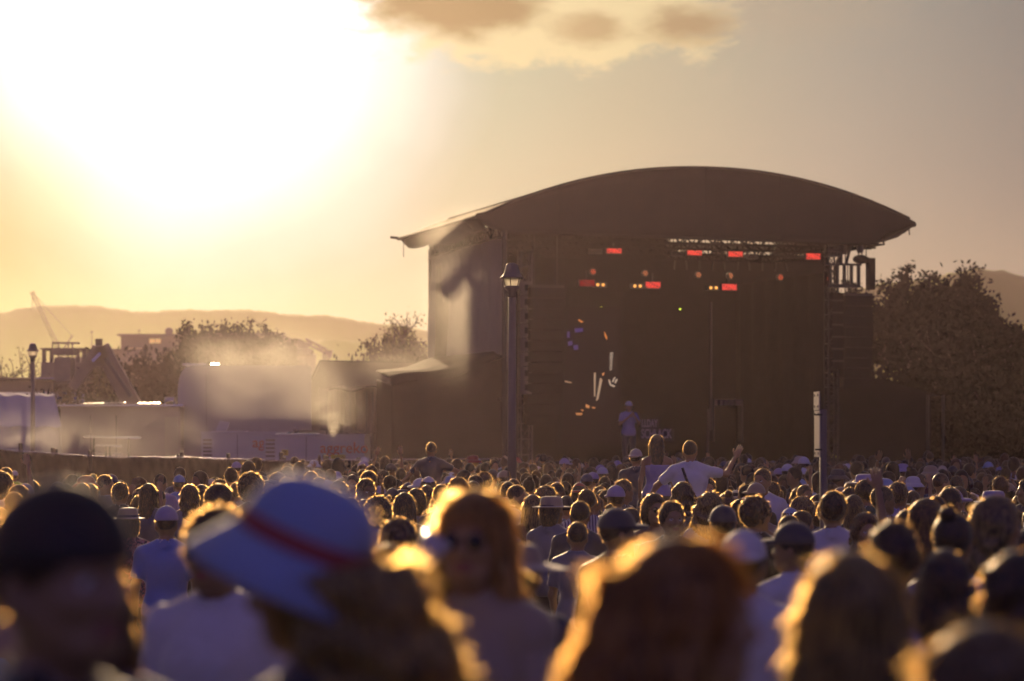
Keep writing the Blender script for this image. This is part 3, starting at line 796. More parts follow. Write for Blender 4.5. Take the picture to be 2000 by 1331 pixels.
def truss(b, p0, p1, w=.3, r=.024, step=.5, n=4):
    p0, p1 = Vector(p0), Vector(p1); d = p1 - p0; L = d.length; d.normalize()
    up = Vector((0, 0, 1)) if abs(d.z) < .9 else Vector((0, 1, 0)); x = d.cross(up).normalized(); y = x.cross(d)
    cs = [x*w/2 + y*w/2, -x*w/2 + y*w/2, -x*w/2 - y*w/2, x*w/2 - y*w/2]
    for c in cs: b.tube(p0 + c, p1 + c, r, n=n)
    k = max(1, int(L/step))
    for i in range(k):
        a, e = p0 + d*(L*i/k), p0 + d*(L*(i+1)/k)
        for j in range(4):
            c0, c1 = cs[j], cs[(j+1) % 4]
            b.tube(a + (c0 if i % 2 else c1), e + (c1 if i % 2 else c0), r*.65, n=3, caps=False)
            b.tube(a + c0, a + c1, r*.6, n=3, caps=False)
# roof trusses
for t in (1.2, 3.4, 5.6, 8.0):
    b = MB(); truss(b, (.9, t, 8.12), (12.4, t, 8.05), .34, .03); sbuild(b, 'roof_truss', M_black)
for s in (.9, 12.1):
    b = MB(); truss(b, (s, .1, 8.1), (s, 8.3, 8.05), .34, .03); sbuild(b, 'roof_truss', M_black)
b = MB()
for s in np.arange(8.6, 12.6, .42): b.tube((s, 8.1, 7.6), (s + .25*(int(s*10) % 3 - 1), 8.1, arch(s) - .05), .035, n=4)
for s in np.arange(8.5, 12.6, .13): b.box((s, 8.35, 7.9), (s + .05 + .03*math.sin(s*37), 8.40, 8.25 + .25*math.sin(s*11)))
b.box((8.4, 8.3, 8.28), (12.8, 8.36, 8.42)); b.box((9.9, 8.28, 8.02), (10.25, 8.34, 8.5))
sbuild(b, 'roof_brace', M_metal)
# roof lower chord visible on right as a dark soffit under the cantilever
b = MB(); b.prism([(9.0, -.1, 8.0), (12.15, -.1, 7.98), (12.6, -.1, 8.12), (13.1, -.1, 8.45), (13.1, 9.2, 8.45), (12.6, 9.2, 8.12), (12.15, 9.2, 8.05)], (0, 0, .05))
sbuild(b, 'soffit', M_canopy)
# towers
for (px, t) in ((1624, .6), (1624, 7.8)):
    s = SPX(px, 600, t)[0]; b = MB(); truss(b, (s, t, 0), (s, t, 8.0), .30, .028, .42); sbuild(b, 'tower_truss', M_metal)
s0 = SPX(1020, 600, .3)[0]
M_dim = mat('dim_metal', (.09, .08, .085), .6, metal=.2)
b = MB(); truss(b, (s0 + .28, 1.0, 1.4), (s0 + .28, 1.0, 7.6), .32, .028, .42); sbuild(b, 'tower_truss', M_dim)
b = MB()
for i in range(8): b.box((s0 - .02, .45, 3.55 + i*.40), (s0 + .32, .75, 3.92 + i*.40)); b.box((s0 + .12, .42, 3.65 + i*.4), (s0 + .22, .45, 3.82 + i*.4), 1)
sbuild(b, 'dimmer_rack', [M_dim, M_black])
b = MB(); p = SPX(1389, 590, 4.0); q = SPX(1389, 840, 4.0); b.tube((p[0], 4, q[2]), (p[0], 4, p[2]), .03); sbuild(b, 'stage_pole', M_dim)
b = MB()
p = SPX(1612, 515, .3)
b.box((p[0] - .1, .1, p[2] - .06), (p[0] + 1.05, .25, p[2] + .0)); 
for k in range(5): b.box((p[0] + .05 + .22*k, .12, p[2] - .62), (p[0] + .13 + .22*k, .2, p[2] - .05))
b.box((p[0] + .0, .1, p[2] - .70), (p[0] + .98, .24, p[2] - .60))
for y_ in (470, 480, 490, 500): z_ = SPX(1612, y_, .3)[2]; b.box((p[0] - .02, .1, z_ - .03), (p[0] + .42, .2, z_ + .04))
b.box((p[0] + .36, .1, p[2]), (p[0] + .44, .2, 8.0))
p1_, p2_ = SPX(1664, 468, .3), SPX(1650, 516, .3); b.tube((p1_[0], .2, p1_[2] + .1), (p2_[0], .2, p2_[2]), .045)
p1_, p2_ = SPX(1636, 468, .3), SPX(1629, 500, .3); b.tube((p1_[0], .2, p1_[2] + .1), (p2_[0], .2, p2_[2]), .04)
sbuild(b, 'rigging_frame', M_metal)

# lights hung in the roof (each its own thing)
def emat(name, c, s): return mat(name, (.02, .02, .02), .4, emis=c, estr=s)
E_red = emat('red_led', (1, .07, .05), 1.15); E_red2 = emat('dim_red_led', (1, .05, .03), .28); E_amb = emat('amber_lamp', (1, .45, .10), 1.6)
E_hex = emat('hex_led', (1, .32, .12), 1.3); E_hex2 = emat('red_hex_led', (1, .14, .05), 1.4); E_grn = emat('green_marker_led', (.7, 1, .08), 3.5)
M_house = mat('fixture_housing', (.05, .045, .05), .5); M_glassoff = mat('unlit_lens', (.10, .09, .10), .25)
RS = TH
def led_panel(px, py, t, em, label):
    s, t, z = SPX(px, py, t); o = thing('led_light_panel', label, 'stage light', SP(s, t, z), TH, 'red led panels under the stage roof')
    b = MB(); b.box((-.24, .02, -.10), (.24, .14, .10)); b.build('housing', M_house, o)
    b = MB()
    for i in range(12):
        for j in range(5):
            x, y = -.205 + i*.0373, -.07 + j*.035
            if (i*7 + j*3 + int(px)) % 11 == 0: continue
            b.box((x - .0145, 0, y - .0125), (x + .0145, .019, y + .0125))
    b.build('led_grid', em, o)
    b = MB(); b.box((-.02, .04, .10), (.02, .1, .35)); b.build('clamp', M_metal, o)
    return o
for px, py, t, em, lb in [
    (1200, 489, 4.0, E_red, 'red dot grid light panel, upper row, leftmost of the row'),
    (1357, 493, 4.0, E_red, 'red dot grid light panel, upper row, second from left'),
    (1437, 496, 4.0, E_red, 'red dot grid light panel just below the bright gap in the roof'),
    (1589, 501, 4.0, E_red, 'red dot grid light panel, upper row, rightmost beside the truss'),
    (1147, 553, 2.4, E_red2, 'dim red light panel at the left end of the lower row'),
    (1276, 557, 2.4, E_red, 'red light panel in the lower row, second from left'),
    (1425, 561, 2.4, E_red, 'red light panel in the lower row, rightmost beside two amber lamps')]:
    led_panel(px, py, t, em, lb)
def lamp_pair(px, py, t, em, label, cat='stage light', group='amber blinder pairs'):
    s, t, z = SPX(px, py, t); o = thing('blinder_light', label, cat, SP(s, t, z), TH, group)
    b = MB(); b.box((-.20, .04, -.07), (.20, .16, .07)); b.build('housing', M_house, o)
    for k in (-1, 1):
        b = MB(); b.lathe([(.001, 0), (.03, -.004), (.042, .01), (.046, .05)], 14, M=Matrix.Translation((k*.082, .0, 0)) @ Matrix.Rotation(R(-90), 4, 'X')); b.build('lamp', em, o, smooth=True)
for px, py, lb in [(1173.5, 556.5, 'lit amber pair of lamps beside the dim red panel'), (1246, 559, 'lit amber pair of lamps left of the second lower red panel'), (1394.5, 562.5, 'lit amber pair of lamps left of the rightmost lower red panel')]:
    lamp_pair(px, py, 2.4, E_amb, lb)
for px, py, lb in [(1165, 491, 'unlit grey pair of lamps left of the leftmost upper red panel'), (1325, 496, 'unlit grey pair of lamps left of the second upper red panel'), (1470, 501, 'unlit grey pair of lamps right of the third upper red panel')]:
    lamp_pair(px, py, 4.0, M_glassoff, lb, group='unlit blinder pairs')
def hexl(px, py, em, label):
    s, t, z = SPX(px, py, 3.0); o = thing('hex_spotlight', label, 'stage light', SP(s, t, z), TH, 'hexagonal led clusters')
    b = MB(); b.lathe([(.001, .02), (.10, .02), (.11, .05), (.08, .22), (.001, .24)], 12, M=Matrix.Rotation(R(-90), 4, 'X')); b.build('housing', M_house, o)
    b = MB()
    for k in range(7):
        a = k*math.pi/3; x, y = (0, 0) if k == 6 else (.055*math.cos(a), .055*math.sin(a))
        b.lathe([(.001, 0), (.013, .003), (.015, .02)], 8, M=Matrix.Translation((x, -.002, y)) @ Matrix.Rotation(R(-90), 4, 'X'))
    b.build('led_lens', em, o)
for px, py, em, lb in [(1159, 531, E_hex2, 'red hexagonal cluster light, leftmost of the middle row'), (1261, 534, E_hex, 'warm hexagonal cluster light, second from left in middle row'),
    (1365, 537, E_hex, 'warm hexagonal cluster light in the centre of the middle row'), (1427, 539, E_hex, 'warm hexagonal cluster light, fourth from left in middle row'),
    (1525, 542, E_hex2, 'bright red hexagonal cluster light over the right of the stage'), (1619, 543, E_hex2, 'hexagonal cluster light in front of the right tower truss')]:
    hexl(px, py, em, lb)
for px, py, lb in [(1175, 601, 'tiny yellow green marker light above the video screen'), (1329, 604, 'tiny yellow green marker light over mid stage')]:
    s, t, z = SPX(px, py, 5.0); b = MB(); b.lathe([(.001, 0), (.02, .005), (.026, .03), (.001, .06)], 8, M=Matrix.Rotation(R(-90), 4, 'X'))
    o = b.build('marker_light', E_grn); o.location = SP(s, t, z); o.rotation_euler = (0, 0, TH); tag(o, lb, 'marker light')

# line arrays
def line_array(px0, px1, py0, n, t, label, taper=0):
    s0_, _, z0_ = SPX(px0, py0, t); s1_ = SPX(px1, py0, t)[0]; w = s1_ - s0_
    o = thing('line_array', label, 'speaker', SP((s0_ + s1_)/2, t, z0_), TH, 'hanging speaker arrays either side of the stage')
    z = 0; y = 0; bx = None
    for i in range(n):
        a = R(1.0 + i*.9); h = .30
        b = MB(); M = Matrix.Translation((0, y, z)) @ Matrix.Rotation(a, 4, 'X')
        b.prism([(-w/2, 0, -h + .02), (w/2, 0, -h + .02), (w/2, 0, 0), (-w/2, 0, 0)], (0, .45, 0)); b.v = [tuple(M @ Vector(v)) for v in b.v]
        b.box((-w/2 + .05, -.006, -h + .06), (w/2 - .05, -.001, -.04), 1, M)
        b.build('speaker_box', [M_black, M_black], o)
        z -= h*math.cos(a); y += h*math.sin(a)
    b = MB(); b.box((-w/2, .05, .0), (w/2, .4, .08)); b.build('fly_bar', M_metal, o)
    for x in (-w/3, w/3):
        b = MB(); b.tube((x, .2, .08), (x, .2, 8.0 - z0_), .015); b.build('chain', M_metal, o)
    return o
line_array(1652, 1706, 578, 9, .2, 'tall black speaker array hanging right of the stage in front of trees')
line_array(1036, 1103, 562, 13, .2, 'tall black speaker array hanging at left of the stage opening')
b = MB(); s_, _, z_ = SPX(1627, 572, .4); s2_ = SPX(1652, 572, .4)[0]
b.box((0, 0, -2.2), (s2_ - s_, .5, 0)); 
for k in range(6): b.box((-.04, -.02, -.25 - k*.35), (s2_ - s_ + .02, .0, -.20 - k*.35), 1)
o = b.build('subwoofer_stack', [M_black, M_metal]); o.location = SP(s_, .4, z_); o.rotation_euler = (0, 0, TH); tag(o, 'narrow black speaker column between tower truss and hanging speaker array', 'speaker')
# hoists
def hoist(px, py, t, l1, label):
    s, t, z = SPX(px, py, t); o = thing('chain_hoist', label, 'hoist', SP(s, t, z), TH, 'chain hoists hanging from the right roof overhang')
    MB().lathe([(.001, -.17), (.08, -.17), (.105, -.12), (.105, .12), (.07, .17), (.001, .17)], 10).build('motor', M_house, o)
    b = MB(); b.tube((0, 0, .17), (0, 0, .50), .03); b.lathe([(.03, .20), (.08, .26), (.03, .32)], 8); b.build('hook', M_metal, o)
    b = MB(); b.tube((-.05, 0, -.17), (-.05, 0, -l1), .018); b.tube((.05, 0, -.17), (.05, 0, -l1), .018); b.build('chain', M_metal, o)
hoist(1648, 486, .6, .50, 'black chain hoist left of the diagonal brace under the roof')
hoist(1680, 483, .2, .30, 'black chain hoist above the bulging bagged motor')
o = thing('motor_cover', 'black bulging cover with a long drape hanging beneath the right hoist', 'cover', SP(*SPX(1684, 507, .2)), TH)
V_, Q_ = nets(lambda P: smin(d_ell(P, (-.05, 0, 0), (.24, .14, .135)), np.maximum(np.abs(P[..., 0] - .26) - .11, np.maximum(np.abs(P[..., 1]) - .13, np.abs(P[..., 2] + .42 + .25*0) - .46)), .08), (-.36, -.2, -.95), (.45, .2, .2), .03)
mesh_obj('cover', V_, Q_, None, [M_black], parent=o)
b = MB()
for k in range(14): b.tube((-.08 + .01*(k % 2), 0, -.12 - k*.05), (-.07 - .01*(k % 2), 0, -.175 - k*.05), .022, n=5)
b.build('chain', M_metal, o)

# video screen on stage left with a picture on it
scr = thing('video_screen', 'tall dim video screen on stage showing a close view of an instrument', 'screen', (0, 0, 0))
T_ = 2.0
def spt(px, py, t=T_): return SP(*SPX(px, py, t))
b = MB(); b.prism([spt(1104, 600), spt(1094, 868), spt(1212, 868), spt(1212, 600)], SV*.15)
M_scr = mat('screen_face', (.012, .010, .012), .95, spec=.03, emis=(.10, .05, .06), estr=.05); b.build('screen_panel', M_scr, scr)
def lit(name, polys, c, s):
    m = emat('screen_' + name, c, s)
    for P in polys: MB().prism([spt(x, y) - SV*.03 for x, y in P], SV*.02).build(name, m, scr)
lit('picture_flame', [[(1180, 648), (1185, 658), (1185, 664), (1181, 657)], [(1130, 624), (1139, 629), (1136, 631), (1129, 626)]], (1, .35, .08), .75)
lit('picture_blue', [[(1105, 648), (1112, 648), (1112, 660), (1105, 660)], [(1109, 668), (1117, 666), (1118, 674), (1110, 676)], [(1120, 675), (1128, 674), (1129, 683), (1121, 684)], [(1122, 642), (1138, 641), (1138, 648), (1123, 650)]], (.12, .05, .55), .22)
lit('picture_body', [[(1160, 729), (1163, 728), (1162, 775), (1160, 775)], [(1172, 738), (1176, 742), (1168, 780), (1164, 784)], [(1100, 743), (1116, 747), (1116, 749), (1100, 746)]], (.95, .65, .42), .42)
fr = [[(1191 + .2*k*(-1)**0 - k*.15, 690 + k*3.6), (1197 - k*.3, 688.5 + k*3.6), (1197 - k*.3, 690.2 + k*3.6), (1191 - k*.15, 691.7 + k*3.6)] for k in range(10)]
fr += [[(1188, 742), (1190, 742), (1193, 751), (1201, 754), (1199, 756.5), (1191, 753)], [(1199, 738), (1202, 737), (1197, 747), (1195, 746)], [(1203, 741), (1206, 741), (1202, 749), (1200, 748)]]
lit('picture_strings', fr, (1, .8, .62), .48)
lit('picture_embers', [[(1144, 790), (1151, 793), (1150, 798), (1144, 796)], [(1154, 795), (1163, 796), (1160, 799)], [(1124, 807), (1137, 807), (1136, 811), (1126, 811)], [(1176, 730), (1180, 728), (1179, 732), (1177, 735)], [(1134, 800), (1140, 801), (1137, 804)]], (1, .42, .14), .6)
# drape edges beside the screen
b = MB(); b.prism([spt(1106, 560, 1.7), spt(1086, 868, 1.7), spt(1098, 868, 1.7), spt(1112, 560, 1.7)], SV*.06); o = b.build('stage_drape', M_black); tag(o, 'narrow dark drape hanging along left edge of the video screen', 'drape')

# banner with lettering
def text_obj(txt, size, m, parent, M, name='lettering', ext=.004, sx=1.0, bold=0.0):
    c = bpy.data.curves.new(name, 'FONT'); c.body = txt; c.size = size; c.extrude = ext; c.offset = bold; c.align_x = 'LEFT'; c.materials.append(m)
    o = bpy.data.objects.new(name, c); COL.objects.link(o); o.parent = parent
    me = bpy.data.meshes.new_from_object(o.evaluated_get(bpy.context.evaluated_depsgraph_get())); bpy.data.objects.remove(o)
    o = bpy.data.objects.new(name, me); COL.objects.link(o); o.parent = parent
    o.matrix_local = M @ Matrix.Rotation(R(90), 4, 'X') @ Matrix.Diagonal((sx, 1, 1, 1)); return o
M_ban = mat('banner_board', (.022, .02, .022), .8); M_banw = mat('banner_letters', (.30, .25, .30), .8)
s_, t_, z_ = SPX(1238, 875, -.1); ban = thing('stage_banner', 'black banner boards with pale block letters beside the singer', 'banner', SP(s_, -.7, 0), TH)
zt = lambda py: ZP(py, 79.5)
b = MB(); b.box((0, 0, zt(836)), (.55, .04, zt(820))); b.box((0, 0, zt(862)), (1.0, .04, zt(838))); b.build('board', M_ban, ban)
text_obj('LLDAY', .30, M_banw, ban, Matrix.Translation((.03, -.006, zt(834))), sx=.52, bold=.006)
text_obj('SCHLACK', .36, M_banw, ban, Matrix.Translation((.02, -.006, zt(856))), sx=.56, bold=.008)
# rack of small lamps at the back right of the stage
s_, t_, z_ = SPX(1394, 786, 5.0); rk = thing('equipment_rack', 'low rack of pale cases on the right of the stage', 'rack', SP(s_, 5.0, z_), TH)
b = MB(); b.box((0, 0, .06), (.95, .4, .10)); b.box((0, 0, -1.2), (.03, .4, .10)); b.box((.92, 0, -1.2), (.95, .4, .10)); b.build('shelf', M_dim, rk)
M_case = mat('pale_case', (.26, .20, .18), .7)
for k, (x, w) in enumerate(((.02, .12), (.22, .10), (.36, .12), (.54, .10), (.73, .17))): MB().box((x, .05, -.10), (x + w, .3, .055)).build('case', M_case, rk)
MB().tube((-.12, .2, -1.6), (-.10, .2, -.2), .035).build('upright', M_dim, rk)

# left side-stage tent (black)
def tri_tent():
    o = thing('side_stage_tent', 'black flat-faced tent with a sloping roof left of the stage', 'tent', (0, 0, 0))
    P = lambda px, py, t: SP(*SPX(px, py, t))
    a, b_, c, d = P(765, 755, .2), P(986, 700, .2), P(986, 905, .2), P(765, 905, .2)
    m = MB(); m.sheet(lambda u, v: (a + (b_ - a)*u)*(1 - v) + (d + (c - d)*u)*v + SV*.05*math.sin(u*14), 30, 6, SV*.08); m.build('front_wall', M_black, o, smooth=True)
    e, f = P(735, 742, 6.0), P(905, 702, 8.0)
    m = MB(); m.sheet(lambda u, v: (a + (b_ - a)*u)*(1 - v) + (e + (f - e)*u)*v + Vector((0, 0, .05*math.sin(u*9 + v*2) + .22*(1 - v)*0 - .12*math.sin(u*3.14)*(1 - v) + (.18 if v > 0 else 0))), 30, 8, (0, 0, .05)); m.build('roof_sheet', M_black, o, smooth=True)
    m = MB(); m.sheet(lambda u, v: (a + (e - a)*u)*(1 - v) + (Vector((d.x, d.y, 0)) + (Vector((e.x, e.y, 0)) - Vector((d.x, d.y, 0)))*u)*v, 6, 4, (.05, 0, 0)); m.build('side_wall', M_black, o)
    return o
tri_tent()
o = thing('side_stage_tent', 'low black sloping tent right of the stage before the trees', 'tent', (0, 0, 0))
m = MB(); d_ = 86
m.prism([W(1640, 722, d_), W(1705, 738, d_), W(1818, 768, d_), Vector((XP(1818, d_), d_, 0)), Vector((XP(1640, d_), d_, 0))], (0, .1, 0)); m.build('front_wall', M_black, o)
m = MB(); m.prism([W(1640, 721, d_), W(1818, 767, d_), W(1840, 776, d_), W(1660, 726, d_)], (0, 5, .1)); m.build('roof_sheet', M_black, o)
for px in (1812, 1842):
    m = MB(); m.tube(Vector((XP(px, d_ - .2), d_ - .2, 0)), W(px, 772, d_ - .2), .05); m.build('pole', M_metal, o)

# scaffold wall with hanging cloth
sc = thing('scaffold_enclosure', 'scaffold frame hung with creased grey cloth left of the black tent', 'scaffold', (0, 0, 0)); d_ = 93
M_cl = mat('scaffold_cloth', (.13, .105, .105), .9, noise=(1.5, .2), bump=(2, .03))
m = MB()
def cl(u, v):
    px = 622 + u*145; d = d_ + 1.2 + .12*math.sin(u*40 + math.sin(v*3)) + .05*math.sin(u*91); top = 757 + 3*math.sin(u*15)
    return (XP(px, d), d, (ZP(top, d))*(1 - v))
m.sheet(cl, 90, 8, (0, .03, 0)); m.build('cloth', M_cl, sc, smooth=True)
m = MB(); m.sheet(lambda u, v: Vector((XP(640 + u*122 + v*10, d_), d_ + .4 + v*3, ZP(763 - 7*v - (u**3)*14, d_) + .06*math.sin(u*12 + v*4))), 24, 6, (0, 0, .03)); m.build('top_sheet', M_canopy, sc, smooth=True)
for px in (640, 684, 716, 728, 748, 760):
    m = MB(); m.tube((XP(px, d_), d_, 0), W(px, 765, d_), .035); m.build('standard', M_dim, sc)
for a, b_ in (((672, 765), (690, 850)), ((742, 765), (716, 850)), ((735, 770), (755, 890)), ((620, 843), (765, 843)), ((650, 843), (640, 900)), ((700, 880), (760, 880))):
    m = MB(); m.tube(W(*a, d_ - .1), W(*b_, d_ - .1), .025); m.build('brace', M_dim, sc)

# big dark marquee behind
o = thing('marquee', 'large grey flat-roofed marquee behind the scaffold', 'tent', (0, 0, 0)); d_ = 98
M_marq = mat('marquee_cloth', (.15, .125, .12), .85, noise=(.6, .15), bump=(.8, .03))
m = MB(); m.prism([W(607, 745, d_), W(626, 706, d_), W(900, 712, d_), Vector((XP(900, d_), d_, 0)), Vector((XP(607, d_), d_, 0))], (0, 7, 0)); m.build('wall', M_marq, o)
m = MB(); m.prism([W(604, 746, d_) - Vector((0, .3, 0)), W(625, 704, d_) - Vector((0, .3, 0)), W(900, 709, d_) - Vector((0, .3, 0)), W(900, 712, d_) - Vector((0, .3, 0)), W(627, 707, d_) - Vector((0, .3, 0)), W(608, 748, d_) - Vector((0, .3, 0))], (0, 7.6, .1)); m.build('roof_edge', M_canopy, o)

# big rounded truck body
tk = thing('truck', 'tall pale truck body with a rounded top corner behind the power trailers', 'truck', (0, 0, 0)); d_ = 96
pts = []
for px, py in ((347, 775), (347, 760), (349, 742), (354, 728), (362, 718), (374, 714), (600, 714), (606, 716), (608, 722)): pts.append(W(px, py, d_))
pts += [Vector((XP(608, d_), d_, .9)), Vector((XP(347, d_), d_, .9))]
m = MB(); m.prism(pts, (-.6, 9, 0)); m.build('cargo_body', M_white2, tk)
m = MB(); m.box((XP(352, d_), d_ + .2, .45), (XP(600, d_), d_ + 8, .9)); m.build('chassis', M_rub, tk)
for px in (372, 430, 560):
    m = MB(); m.lathe([(.001, -.15), (.25, -.15), (.46, -.12), (.5, -.05), (.5, .15), (.46, .2), (.001, .2)], 20, M=Matrix.Translation((XP(px, d_), d_ - .0, .5)) @ Matrix.Rotation(R(90), 4, 'X')); m.build('wheel', M_rub, tk)
m = MB(); m.box((XP(403, d_), d_ - .05, 1.0), (XP(405, d_), d_ + .0, 4.5)); m.box((XP(352, d_), d_ - .04, 1.6), (XP(604, d_), d_, 1.66)); m.build('body_seam', M_gal, tk)
strip(XP(358, d_), XP(404, d_), d_ - .05, 4.80, tk, depth=.22); strip(XP(412, d_), XP(428, d_), d_ - .05, 4.80, tk, depth=.25)
m = MB(); m.box((XP(356, d_), d_ + .1, 4.77), (XP(404, d_), d_ + 1.2, 4.84)); m.build('roof_rail', M_alu, tk)
# roof with bright edge behind it, between truck and marquee
o = thing('site_hut', 'flat hut roof with a bright sunlit edge behind the truck', 'hut', (0, 0, 0)); d_ = 112
m = MB(); m.box((XP(500, d_), d_, 0), (XP(640, d_), d_ + 5, ZP(733, d_))); m.build('wall', M_bld, o)
strip(XP(538, d_), XP(592, d_), d_ - .9, ZP(731, d_), o, depth=.5)
m = MB(); m.box((XP(536, d_), d_ - .4, ZP(733, d_) + .003), (XP(594, d_), d_ + 5, ZP(730, d_))); m.build('roof', M_alu, o)

# generators
def generator(px0, px1, py0, py1, d, label, text_px, text_py, tsize):
    x0, x1 = XP(px0, d), XP(px1, d); zt_ = ZP(py0, d); w = x1 - x0
    o = thing('power_trailer', label, 'generator', (x0, d, 0), 0, 'white power trailers behind the fence')
    b = MB(); b.box((0, 0, .35), (w, 3.2, zt_)); b.build('housing', M_white, o)
    b = MB(); b.box((-.03, -.03, zt_ + .003), (w + .03, 3.23, zt_ + .06)); b.build('roof_lid', M_white, o)
    strip(w*.12, w*.55, .02, zt_ + .064, o, 'lid_glint_strip', .22, tilt=4)
    b = MB(); b.box((.1, .2, .0), (w - .1, 3.0, .35)); b.build('skid', M_rub, o)
    b = MB()
    for k in range(12): b.box((.06, -.014, .9 + k*.12), (.34, -.002, .96 + k*.12))
    b.build('vent_louvre', M_marq, o)
    b = MB(); b.box((w*.42, -.010, .5), (w*.425, -.002, zt_ - .03)); b.box((.5, -.01, 1.25), (w*.40, -.002, 1.262)); b.build('door_seam', M_blk, o)
    text_obj('aggreko', tsize, M_redlogo, o, Matrix.Translation((XP(text_px, d) - x0, -.008, ZP(text_py, d))), 'logo_lettering', sx=1.0, bold=.006)
    return o, w, zt_
g1 = generator(393, 560, 847, 905, 91, 'white power trailer with its lettering cut off, left of the other', 493, 874, .46)
g2 = generator(515, 712, 852, 905, 86, 'white power trailer with full orange lettering and yellow number plate', 625, 885, .46)
def gpart(g, b, name, m, **k): return b.build(name, m, g[0], **k)
b = MB(); xx = XP(392, 88)
d_ = 86; x0 = XP(515, d_)
lp = thing('number_plate', 'yellow plate with black characters below the orange lettering', 'plate', (XP(646, 85.8), 85.85, ZP(897, 85.8)))
w_ = 28/F*85.8; MB().box((0, 0, 0), (w_, .02, .125)).build('plate', M_yel, lp); text_obj('XAVW065', .135, M_blk, lp, Matrix.Translation((.015, -.006, .016)), sx=.70, bold=.003)
lp = thing('warning_sign', 'small square yellow sign on the side of the power trailer', 'sign', (XP(550, 85.8), 85.85, ZP(890, 85.8)))
MB().box((0, 0, 0), (.19, .02, .17)).build('plate', M_yel, lp)
b = MB(); [b.box((.02, -.008, .03 + k*.045), (.17, -.002, .055 + k*.045)) for k in range(3)]; b.build('printed_lines', M_blk, lp)
# things on top of the generators
b = MB(); z_ = g2[2] + .06
o = thing('exhaust_pipe', 'dark exhaust with a raised round flap on the right power trailer', 'exhaust', (XP(652, d_), d_ + .6, z_))
MB().lathe([(.001, 0), (.14, 0), (.15, .08), (.10, .12), (.001, .12)], 14).build('base', M_rub, o, smooth=True)
MB().lathe([(.001, -.03), (.13, -.03), (.14, .0), (.12, .04), (.001, .05)], 16, M=Matrix.Translation((.0, 0, .24)) @ Matrix.Rotation(R(75), 4, 'X') @ Matrix.Rotation(R(20), 4, 'Y')).build('flap', M_rub, o, smooth=True)
o = thing('exhaust_box', 'low dark duct with a small muffler lying on the right power trailer', 'duct', (XP(561, d_), d_ + .6, z_))
MB().box((.0, 0, 0), (.28, .3, .05)).box((.28, 0, 0), (1.1, .3, .12)).build('duct', M_dim, o)
MB().lathe([(.001, -.1), (.06, -.1), (.07, 0), (.06, .1), (.001, .1)], 12, M=Matrix.Translation((.19, .1, .12)) @ Matrix.Rotation(R(70), 4, 'X')).build('muffler', M_gal, o, smooth=True)
d_ = 91; o = thing('roof_flap', 'pale tilted hatch standing open on the left power trailer', 'hatch', (0, 0, 0))
MB().prism([W(419, 846, d_ + .3), W(429, 822, d_ + .3), W(448, 825, d_ + .3), W(443, 840, d_ + .3), W(432, 846, d_ + .3)], (0, .08, 0)).build('lid', M_white, o)

# site cabin
d_ = 95; o = thing('site_cabin', 'long low brown site cabin with a bright roof edge behind the boom', 'cabin', (0, 0, 0))
x0, x1, z1 = XP(118, d_), XP(352, d_), ZP(794, d_)
MB().box((x0, d_, .2), (x1, d_ + 3, z1)).build('wall', M_cabin, o)
MB().box((x0 - .1, d_ - .1, z1 + .003), (x1 + .1, d_ + 3.1, z1 + .06)).build('roof', M_alu, o)
strip(XP(166, d_), XP(248, d_), d_ - .5, z1 + .075, o, depth=.22, slope=.03); strip(XP(272, d_), XP(315, d_), d_ - .5, z1 + .09, o, depth=.10, tilt=4)
MB().box((XP(322, d_), d_ - .03, .3), (XP(348, d_), d_ - .002, ZP(815, d_))).build('door', mat('cabin_door', (.33, .29, .22), .6), o)
for px in (176, 226): MB().box((XP(px, d_), d_ - .02, .3), (XP(px, d_) + .04, d_ - .002, z1 - .3)).build('wall_seam', M_dim, o)
d_ = 97; o = thing('roof_unit', 'small bright box standing on the site cabin roof', 'roof unit', (0, 0, 0))
MB().box((XP(321, d_), d_, ZP(793, d_)), (XP(323, d_), d_ + .05, ZP(776, d_))).box((XP(339, d_), d_, ZP(793, d_)), (XP(341, d_), d_ + .05, ZP(776, d_))).box((XP(321, d_), d_, ZP(784, d_)), (XP(341, d_), d_ + .5, ZP(776, d_))).build('frame', M_white, o)

# white tent at the far left
d_ = 86; o = thing('white_marquee', 'white marquee with a sloping side at the left edge', 'tent', (0, 0, 0))
m = MB(); m.sheet(lambda u, v: Vector((XP(-260 + u*(340 + 38*v), d_ - 1.2*v), d_ + 2.5*(1 - v) - 1.0*v, ZP(768 + 66*v + 2*math.sin(u*9), d_) + .03*math.sin(u*50))), 60, 10, (0, 0, .04)); m.build('roof_sheet', M_tent, o, smooth=True)
m = MB(); m.sheet(lambda u, v: Vector((XP(-260 + u*378, d_ - 1), d_ - 1 + .05*math.sin(u*60), ZP(834, d_)*(1 - v))), 70, 4, (0, .03, 0)); m.build('wall_sheet', M_white2, o, smooth=True)
m = MB(); m.tube((XP(118, d_ - 1), d_ - 1.02, 0), (XP(118, d_ - 1), d_ - 1.02, ZP(834, d_)), .05); m.build('pole', M_gal, o)
d_ = 104; o = thing('marquee_roof', 'pale bluish flat marquee roof behind the white marquee', 'tent', (0, 0, 0))
m = MB(); m.sheet(lambda u, v: Vector((XP(-120 + u*285, d_ + 4*v), d_ + 4*v, ZP(795 - 30*v, d_))), 30, 4, (0, 0, .04)); m.build('roof_sheet', M_tent, o)
m = MB(); m.box((XP(-120, d_), d_ + .2, 0), (XP(100, d_), d_ + 4, ZP(797, d_))); m.build('wall_sheet', M_white2, o)

